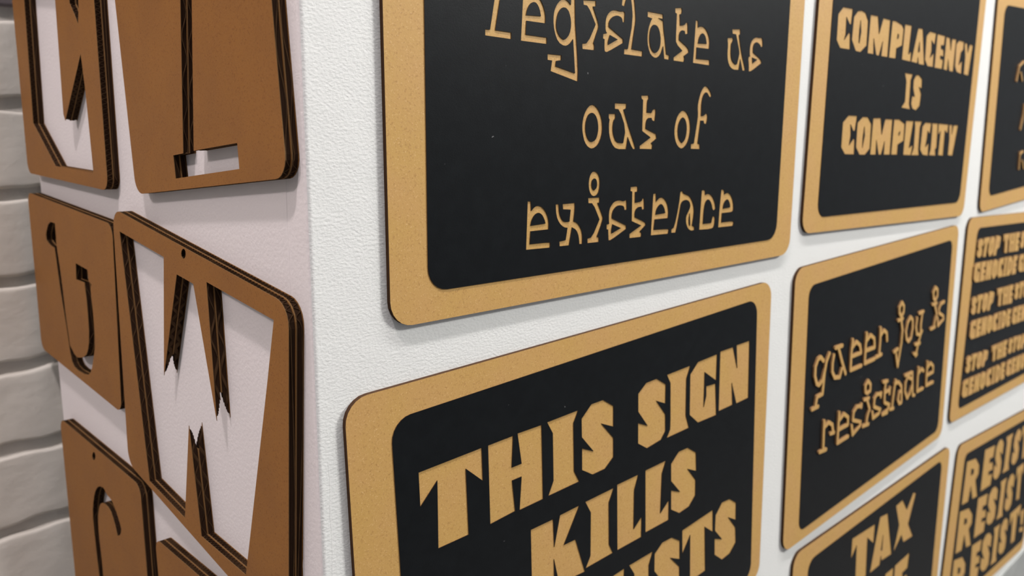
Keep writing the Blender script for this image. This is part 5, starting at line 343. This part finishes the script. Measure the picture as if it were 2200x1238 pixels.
 'G': {'o':(716.77,-661.57),'outer':[(-209.06,252.65),(-208.6,256.28),(-207.23,259.66),(-205.02,262.58),(-202.14,264.82),(-198.77,266.24),(-195.15,266.74),(191.67,269.25),(195.3,268.79),(198.69,267.42),(201.6,265.21),(203.84,262.33),(205.26,258.96),(205.76,255.34),(207.32,15.34),(206.87,11.72),(205.49,8.33),(203.28,5.42),(200.4,3.17),(197.03,1.75),(193.41,1.25),(-193.41,-1.25),(-197.04,-0.8),(-200.42,0.58),(-203.34,2.78),(-205.58,5.67),(-207,9.03),(-207.5,12.66)],'panel':[(-177.26,236.16),(-176.89,239.54),(-175.66,242.7),(-173.66,245.44),(-171.01,247.56),(-167.91,248.93),(-164.55,249.45),(166.07,256.86),(169.45,256.49),(172.61,255.26),(175.35,253.26),(177.47,250.61),(178.84,247.51),(179.36,244.15),(184.15,30.21),(183.79,26.83),(182.56,23.67),(180.55,20.93),(177.91,18.8),(174.8,17.44),(171.45,16.92),(-159.18,9.51),(-162.55,9.88),(-165.71,11.11),(-168.45,13.11),(-170.58,15.76),(-171.95,18.86),(-172.46,22.22)],'cuts':[[(-77.98,238.1),(-20.03,235.38),(-19.79,212.15),(-37.79,225.3),(-33.33,177.02),(-60.96,179.41),(-65.39,225.76),(-77.18,214.26)],[(-7.05,239.61),(13.98,237.36),(36.41,178.51),(8.18,180.41),(5.33,187.1),(3.36,176.59),(-22.94,176.58)],[(6.37,213.28),(7.18,193.44),(3.85,194.65)],[(37.5,238.94),(56.59,240.35),(72.72,223.01),(89.23,240.11),(97.38,236.19),(81.28,201.51),(100.21,179.12),(70.99,181.11),(62.97,193.29),(41.84,178.1),(52.57,209.6)],[(51.3,157.64),(94.43,158.8),(92.74,139.22),(77.81,138.54),(78.53,131.12),(92.9,130.61),(96.42,116.94),(79.65,117.28),(80.05,110.86),(96.84,110.48),(94.98,91.28),(53.47,89.86)],[(-3.82,156.04),(19.19,156.62),(17.67,129.68),(27.05,129.72),(23.27,157.2),(46.82,157.1),(48.37,89.94),(24.8,89.41),(26.98,118.38),(17.9,118.34),(20.64,90.37),(-2.76,88.6)],[(-59.75,155.09),(-8.73,156.48),(-8.1,128.48),(-22.39,144.03),(-20.94,88.19),(-46.14,88.06),(-45.6,143.36),(-59.23,127.51)],[(-74.5,14.98),(-75.89,76.96),(-44.77,77.66),(-31.15,65.56),(-30.85,51.92),(-39.56,43.67),(-30.04,15.97),(-44.27,15.65),(-52.76,37.17),(-56.72,15.37)],[(-56.69,53.82),(-56.91,63.74),(-48.87,62.06),(-48.72,55.24)],[(-25.94,78.03),(0.19,78.66),(-3.76,69.16),(-2.73,27.45),(1.97,16.69),(-24.71,16.14),(-20.46,27.07),(-21.24,67.35)],[(24,65.85),(37.71,78.18),(67.57,80.17),(66.43,56.84),(62.26,56.25),(50.23,65.47),(52.3,40.17),(48.79,30.76),(62.96,44.56),(65.84,42),(69.53,19.1),(38.43,17.51),(25.77,27.91)],[(73.89,79.81),(93.9,80.32),(92.61,55.75),(100.76,55.79),(97.45,80.84),(117.93,80.73),(119.34,19.49),(98.84,19.04),(100.71,45.45),(92.82,45.42),(95.22,19.91),(74.88,18.32)]],'raised':[],'lift':0},
 'H': {'o':(1143.2,-80.25),'outer':[(-213.28,245.02),(-212.96,248.66),(-211.71,252.09),(-209.61,255.09),(-206.81,257.44),(-203.5,258.98),(-199.9,259.61),(176.75,275.89),(180.39,275.57),(183.83,274.32),(186.82,272.22),(189.17,269.42),(190.71,266.11),(191.34,262.51),(201.71,22.73),(201.39,19.09),(200.14,15.66),(198.04,12.66),(195.24,10.31),(191.92,8.77),(188.32,8.14),(-188.32,-8.14),(-191.96,-7.82),(-195.4,-6.57),(-198.39,-4.47),(-200.74,-1.67),(-202.28,1.64),(-202.92,5.24)],'panel':[(-185.14,230.51),(-184.86,233.9),(-183.72,237.09),(-181.79,239.88),(-179.21,242.08),(-176.14,243.53),(-172.8,244.14),(158.79,260.59),(162.17,260.31),(165.37,259.17),(168.16,257.24),(170.36,254.65),(171.81,251.58),(172.42,248.25),(182.67,41.5),(182.4,38.12),(181.26,34.92),(179.33,32.13),(176.74,29.93),(173.67,28.48),(170.33,27.87),(-161.26,11.43),(-164.64,11.7),(-167.84,12.85),(-170.63,14.78),(-172.83,17.36),(-174.28,20.43),(-174.89,23.77)],'cuts':[],'raised':[[[(-118.49,156.25),(-118.51,156.8),(-115.62,166.6),(-113.54,175.35),(-113.21,176.05),(-95.74,183.54),(-94.76,183.4),(-94.24,182.7),(-94.26,182),(-94.92,181.3),(-111.29,174.3),(-113.32,165.9),(-116.23,156.1),(-116.74,155.51),(-117.44,155.35),(-118.14,155.66)],[(-103.44,166.95),(-103.75,167.65),(-103.44,168.58),(-102.74,168.96),(-101.81,168.7),(-92.95,158.55),(-92.93,157.85),(-93.29,157.29),(-93.99,156.98),(-94.71,157.15)]],[[(-79.82,95.08),(-79.74,95.98),(-74.12,113.13),(-74.05,128.18),(-73.74,128.88),(-73.17,129.23),(-72.47,129.22),(-71.74,128.53),(-71.71,112.78),(-77.56,94.93),(-78.07,94.35),(-78.77,94.19),(-79.47,94.49)]],[[(-69.97,62.11),(-70.01,62.54),(-69.69,63.24),(-69.77,65.34),(-69.59,65.69),(-68.92,66.13),(-68.22,66.1),(-67.67,65.69),(-67.17,64.25),(-57.02,67.75),(-56.32,67.71),(-55.89,67.44),(-55.63,67.09),(-55.54,66.39),(-55.92,65.69),(-56.32,65.46),(-66.82,61.83),(-67.03,61.49),(-66.75,59.04),(-64.93,42.59),(-65.23,41.89),(-65.77,41.54),(-66.47,41.54),(-67.01,41.89),(-67.32,42.59),(-69.4,61.14)],[(-55.97,53.46),(-55.89,54.14),(-55.27,54.76),(-54.57,54.85),(-53.92,54.49),(-44.61,43.64),(-44.49,42.94),(-44.85,42.24),(-45.82,41.92),(-46.51,42.24),(-55.58,52.74)]]],'lift':2.0}}

LABELS = {
    'A': 'large kraft sign with black face reading legislate us out of existence, beside the wall corner',
    'B': 'kraft sign with black face and block capitals THIS SIGN KILLS, below the legislate sign',
    'C': 'kraft sign with black face reading COMPLACENCY IS COMPLICITY in tall block capitals',
    'D': 'kraft sign with black face and raised script letters queer joy is resistance',
    'E': 'kraft sign with black face and rows of STOP THE GENOCIDE in small capitals',
    'F': 'kraft sign with black face repeating the word RESIST in three rows',
    'G': 'kraft sign with black face and capitals TAX, below the queer joy sign',
    'H': 'kraft sign with thin raised script at the picture edge, right of the complacency sign',
}
BT, PT = 0.0028, 0.0004
for key, s in SIGNS.items():
    root = wall_empty('protest_sign', 'R', *s['o'])
    tag(root, LABELS[key], 'sign', 'black faced kraft signs on the front wall')
    me = plate_mesh('backing_board', [mm(s['outer'])], 0.0, BT)
    link('backing_board', me, [M['kraft'], M['burnt']], root)
    me = plate_mesh('black_face', [mm(s['panel'])] + [mm(c) for c in s['cuts']], BT, BT + PT)
    link('black_face', me, [M['black'], M['burnt']], root)
    for g in s['raised']:
        me = plate_mesh('letter', [mm(l) for l in g], BT + PT, BT + PT + s['lift'] * 0.001)
        link('letter', me, [M['kraft'], M['cut']], root)

# ---------------------------------------------------------------- cardboard letter stencils on the side wall
STENCILS = {
 'T': {'o':(-103.06,-26.41),'outer':[(-122.88,264.29),(-122.76,267.16),(-121.9,269.9),(-120.35,272.32),(-118.24,274.26),(-115.69,275.59),(-112.89,276.21),(63.19,291.62),(66.06,291.49),(68.8,290.63),(71.22,289.09),(73.16,286.97),(74.48,284.42),(75.11,281.62),(98.04,19.62),(97.91,16.75),(97.05,14.01),(95.5,11.59),(93.39,9.65),(90.84,8.33),(88.04,7.71),(-88.04,-7.71),(-90.91,-7.58),(-93.64,-6.72),(-96.07,-5.17),(-98.01,-3.06),(-99.33,-0.51),(-99.95,2.29)],'holes':[[(-7.07,125.35),(-9.64,100.38),(-19.63,18.38),(-34.14,17.05),(-32.87,3.77),(50.12,11.51),(49.33,24.49),(-4.79,20.02),(5.34,98.66),(8.46,122.96)]],'nails':[],'t':7.5,'fl':[91.05242119081392,91.05242119081392]},
 'W': {'o':(-140.89,-250.35),'outer':[(-106.87,189.98),(-106.18,193.47),(-104.58,196.64),(-102.17,199.25),(-99.15,201.12),(-95.73,202.09),(-92.18,202.11),(122.14,173.58),(125.34,172.73),(128.22,171.1),(130.59,168.8),(132.31,165.97),(133.25,162.8),(133.37,159.49),(118.28,-3.02),(117.5,-6.43),(115.83,-9.5),(113.4,-12.02),(110.39,-13.8),(107.01,-14.71),(103.51,-14.69),(-105.17,14.92),(-108.28,15.77),(-111.08,17.35),(-113.41,19.56),(-115.12,22.29),(-116.11,25.35),(-116.32,28.55)],'holes':[[(-95.38,188.72),(-19.66,179.16),(-33.92,100.95),(-1.19,170.6),(22.49,167.89),(42.85,90.14),(40.94,171.35),(118.67,161.98),(108.49,128.1),(70.08,6.34),(69.25,4.34),(8.77,5.75),(1.16,76.37),(-16.22,9.02),(-76.12,15.38)]],'nails':[[(14.63,184.6),(13.91,183.02),(12.47,181.77),(10.68,181.17),(9.02,181.41),(7.95,182.4),(7.75,183.9),(8.48,185.49),(9.94,186.74),(11.73,187.32),(13.37,187.08),(14.43,186.08)]],'t':8.5,'fl':[84,84]},
 'J': {'o':(-365.81,-191.62),'outer':[(-97.79,135.66),(-97.35,138.27),(-96.24,140.68),(-94.54,142.72),(-92.36,144.23),(-89.86,145.12),(-87.21,145.32),(105.14,134.15),(107.77,133.64),(110.16,132.45),(112.16,130.67),(113.61,128.42),(114.41,125.87),(114.51,123.19),(102.92,4.2),(102.36,1.73),(101.19,-0.52),(99.5,-2.41),(97.38,-3.8),(94.98,-4.62),(92.45,-4.81),(-92.21,4.8),(-94.74,5.27),(-97.07,6.36),(-99.05,8.02),(-100.53,10.13),(-101.43,12.55),(-101.68,15.11)],'holes':[[(-52.32,111.96),(-49.13,116.03),(-42.76,121.61),(-35.27,124.38),(-22.34,124.33),(-22.92,114.04),(-23.73,108.98),(-22.76,101.16),(-20.28,88.88),(-18.34,73.95),(-16.25,47.59),(-12.43,24.28),(-1.98,18.57),(6.35,17.63),(16.03,19.53),(23.79,21.88),(29.62,24.67),(34.67,29.32),(38.95,35.81),(41.67,45.55),(42.85,58.54),(42.93,69.71),(41.38,83.71),(21.33,83.57),(23.68,96.65),(51.72,94.64),(51.87,86.6),(58.35,84.33),(55.52,80.48),(55.12,73.8),(56.2,63.03),(56.03,52.37),(54.61,41.85),(52.57,34.33),(48.6,27.56),(41.16,16.29),(35.8,11.1),(30.03,8.22),(19.27,6.6),(3.54,6.25),(-6.6,7.56),(-11.15,10.52),(-14.38,17.86),(-17.26,35.44),(-24.7,65.09),(-30.44,103.34),(-40.14,104.32),(-45.6,105.51),(-52.3,108.11)]],'nails':[],'t':8.5,'fl':[87,87]},
 'V': {'o':(-353.29,-32.02),'outer':[(-92.16,278),(-91.73,280.57),(-90.66,282.95),(-89.01,284.97),(-86.89,286.5),(-84.45,287.42),(-81.85,287.68),(99.56,282.04),(102.14,281.62),(104.52,280.55),(106.54,278.89),(108.06,276.78),(108.99,274.33),(109.25,271.74),(101.01,6.86),(100.59,4.29),(99.52,1.91),(97.87,-0.11),(95.75,-1.64),(93.3,-2.56),(90.71,-2.82),(-90.71,2.82),(-93.28,3.24),(-95.66,4.31),(-97.68,5.97),(-99.21,8.09),(-100.13,10.53),(-100.39,13.13)],'holes':[[(-60.08,159.02),(-60.92,140.4),(-69.98,44.56),(-18.15,10.81),(73.14,8.4),(71.02,65.92),(67.74,90.06),(18.17,45.27),(15.18,50.16),(20.71,131.05),(23,147.85)],[(53.28,143.78),(53.22,125.12),(61.88,116.49),(67.87,109.32),(71.72,118.73),(76.36,140.68)]],'nails':[],'t':8.5,'fl':[88,-2]},
 'S': {'o':(-336.54,-504.22),'outer':[(-94.66,250.81),(-94.3,253.4),(-93.28,255.8),(-91.67,257.86),(-89.58,259.43),(-87.16,260.41),(-84.57,260.73),(88.99,259.25),(91.58,258.89),(93.98,257.87),(96.04,256.26),(97.61,254.18),(98.59,251.76),(98.91,249.17),(96.87,9.18),(96.5,6.59),(95.48,4.19),(93.88,2.13),(91.79,0.56),(89.37,-0.42),(86.78,-0.74),(-86.78,0.74),(-89.37,1.1),(-91.77,2.12),(-93.83,3.73),(-95.4,5.81),(-96.38,8.23),(-96.7,10.82)],'holes':[[(-18.25,207.11),(-14.33,213.87),(-9.96,219.57),(-5.06,223.94),(0.38,226.98),(5.92,228.94),(11.56,229.8),(15.49,229.33),(17.69,227.51),(21.79,226.41),(27.8,226.02),(33,224.33),(37.38,221.34),(41.98,216.97),(49.21,208.37),(46.22,203.08),(43.33,200.46),(37.68,197.89),(34.32,205.16),(31.13,209.7),(26.98,213.92),(20.94,216.11),(12.99,216.26),(6.37,214.96),(1.09,212.2),(-3.44,207.22),(-7.2,200.02),(-9.63,192.57),(-10.72,184.88),(-10.74,175.87),(-9.68,165.56),(-9.33,154.23),(-9.9,135.72),(-20.56,131.21),(-22.28,153.86),(-23.58,177.83),(-23.49,190.98),(-21.72,199.27)]],'nails':[[(-0.4,252.72),(-1.5,250.61),(-3.51,248.71),(-5.87,247.53),(-7.97,247.4),(-9.22,248.34),(-9.29,250.12),(-8.16,252.25),(-6.13,254.14),(-3.77,255.3),(-1.7,255.42),(-0.47,254.47)]],'t':8.5,'fl':[89,89]},
 'X': {'o':(-112.05,-414.42),'outer':[(-102.95,128.69),(-102.7,131.03),(-101.85,133.22),(-100.46,135.11),(-98.63,136.59),(-96.48,137.53),(-94.16,137.89),(87.79,142.03),(90.13,141.78),(92.32,140.93),(94.21,139.54),(95.69,137.71),(96.63,135.56),(96.99,133.24),(99.77,11.27),(99.52,8.94),(98.67,6.75),(97.28,4.85),(95.45,3.38),(93.3,2.43),(90.98,2.07),(-90.98,-2.07),(-93.31,-1.82),(-95.5,-0.97),(-97.4,0.42),(-98.87,2.25),(-99.82,4.4),(-100.18,6.72)],'holes':[],'nails':[],'t':8.5,'fl':[90,90]}}

SLABELS = {
    'T': 'thick brown cardboard stencil with a tall narrow slot and wide foot, nearest the wall corner',
    'W': 'thick brown cardboard stencil with a big cut-out letter W',
    'J': 'brown cardboard stencil with a thin hooked letter slot, between brick wall and W stencil',
    'V': 'brown cardboard stencil with a wide angular cut-out at the top, against the brick wall',
    'S': 'brown cardboard stencil with a thin curved slot and nail hole, below the hooked-letter stencil',
    'X': 'plain corner of a brown cardboard board peeking out under the W stencil',
}
FLUTE = 0.0034
NEEDLE = 0.016            # how far the fluting and the inner liners have burnt back from a needle tip


def inset(loop, d):
    """move a loop by d into the board; loops run so that the board lies on their left"""
    n = len(loop)
    out = []
    for i in range(n):
        a, b, c = Vector(loop[i - 1]), Vector(loop[i]), Vector(loop[(i + 1) % n])
        e0, e1 = (b - a), (c - b)
        if e0.length < 1e-7 or e1.length < 1e-7:
            out.append(tuple(b))
            continue
        e0.normalize(); e1.normalize()
        n0, n1 = Vector((-e0.y, e0.x)), Vector((-e1.y, e1.x))
        m = n0 + n1
        if m.length < 0.04:
            out.append(tuple(b))
            continue
        m.normalize()
        k = d / max(0.06, m.dot(n0))
        out.append(tuple(b + m * k))
    return out


def signed(loop):
    return 0.5 * sum(loop[i - 1][0] * loop[i][1] - loop[i][0] * loop[i - 1][1] for i in range(len(loop)))


def retract(loop, d):
    """shorten the needle tips of a loop by d"""
    n = len(loop)
    out = []
    for i in range(n):
        a, b, c = Vector(loop[i - 1]), Vector(loop[i]), Vector(loop[(i + 1) % n])
        e0, e1 = (b - a).normalized(), (c - b).normalized()
        if e0.dot(e1) < -0.8 and e0.x * e1.y - e0.y * e1.x > 0:
            out += [tuple(b - e0 * d), tuple(b + e1 * d)]
        else:
            out.append(tuple(b))
    return out


def flute_ribbon(loops, w0, w1, angle, seed, outer_is_front):
    """the wavy paper between the liners as it shows along every cut edge"""
    verts, faces = [], []
    fl = Vector((math.cos(math.radians(angle)), math.sin(math.radians(angle))))
    nrm = Vector((-fl.y, fl.x))
    mid, amp, th = (w0 + w1) / 2, (w1 - w0) / 2 - 0.00022, 0.00020
    for lp in loops:
        n = len(lp)
        ins = inset(lp, 0.0009)
        needle = []
        for i in range(n):
            e0 = (Vector(lp[i]) - Vector(lp[i - 1])).normalized()
            e1 = (Vector(lp[(i + 1) % n]) - Vector(lp[i])).normalized()
            needle.append(e0.dot(e1) < -0.8 and e0.x * e1.y - e0.y * e1.x > 0)
        base = len(verts)
        cnt = 0
        gaps = set()
        for i in range(n):
            a, b = Vector(lp[i]), Vector(lp[(i + 1) % n])
            ia, ib = Vector(ins[i]), Vector(ins[(i + 1) % n])
            ln = (b - a).length
            step = max(0.00045, min(0.003, 0.00042 * ln / max(1e-6, abs((b - a).dot(nrm)))))
            m = max(1, int(math.ceil(ln / step)))
            for q in range(m):
                t = q / m
                p, ip = a.lerp(b, t), ia.lerp(ib, t)
                h = mid + amp * math.sin(2 * math.pi * p.dot(nrm) / FLUTE + seed)
                verts += [(p.x, p.y, h - th), (p.x, p.y, h + th), (ip.x, ip.y, h + th), (ip.x, ip.y, h - th)]
                deep = (w1 - h) / (w1 - w0) if outer_is_front else (h - w0) / (w1 - w0)
                lim = 0.001 + NEEDLE * deep ** 2.2
                if (needle[i] and t * ln < lim) or (needle[(i + 1) % n] and (1 - t) * ln < lim):
                    gaps.add(cnt)
                cnt += 1
        for q in range(cnt):
            if q in gaps or (q + 1) % cnt in gaps:
                continue
            i0, i1 = base + 4 * q, base + 4 * ((q + 1) % cnt)
            faces += [(i0, i1, i1 + 1, i0 + 1), (i0 + 1, i1 + 1, i1 + 2, i0 + 2), (i0 + 3, i1 + 3, i1, i0)]
    me = bpy.data.meshes.new('flute_ribbon')
    me.from_pydata(verts, [], faces)
    me.update()
    return me


def join_meshes(name, meshes):
    bm = bmesh.new()
    for me in meshes:
        bm.from_mesh(me)
    out = bpy.data.meshes.new(name)
    bm.to_mesh(out)
    bm.free()
    for me in meshes:
        bpy.data.meshes.remove(me)
    return out


LINER = 0.00035
for key, s in STENCILS.items():
    root = wall_empty('letter_stencil', 'L', *s['o'])
    tag(root, SLABELS[key], 'stencil', 'cardboard letter stencils on the side wall')
    loops = [mm(s['outer'])] + [mm(h) for h in s['holes'] + s['nails']]
    loops = [(lp if (signed(lp) > 0) == (i == 0) else lp[::-1]) for i, lp in enumerate(loops)]
    t = s['t'] * 0.001
    half = t / 2
    for j, nm in enumerate(('back_layer', 'front_layer')):
        w0 = j * half + (0.00006 if j else 0.0)
        w1 = (j + 1) * half
        short = [retract(lp, NEEDLE) for lp in loops]
        lo, hi = (short, loops) if j else (loops, short)
        me = join_meshes(nm, [plate_mesh(nm, lo, w0, w0 + LINER), plate_mesh(nm, hi, w1 - LINER, w1)])
        lay = link(nm, me, [M['cardboard'], M['liner_edge']], root)
        slabs = []
        c0, c1 = w0 + LINER, w1 - LINER
        for q in range(8):
            deep = (7.5 - q if j else q + 0.5) / 8
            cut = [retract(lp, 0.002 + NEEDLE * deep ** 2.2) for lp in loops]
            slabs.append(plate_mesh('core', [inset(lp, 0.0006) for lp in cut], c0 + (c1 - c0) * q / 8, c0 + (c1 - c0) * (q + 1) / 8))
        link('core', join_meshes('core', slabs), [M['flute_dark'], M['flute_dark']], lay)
        fr = flute_ribbon(loops, w0 + LINER, w1 - LINER, s['fl'][j], 1.3 * j, j == 1)
        link('flute', fr, [M['flute']], lay)
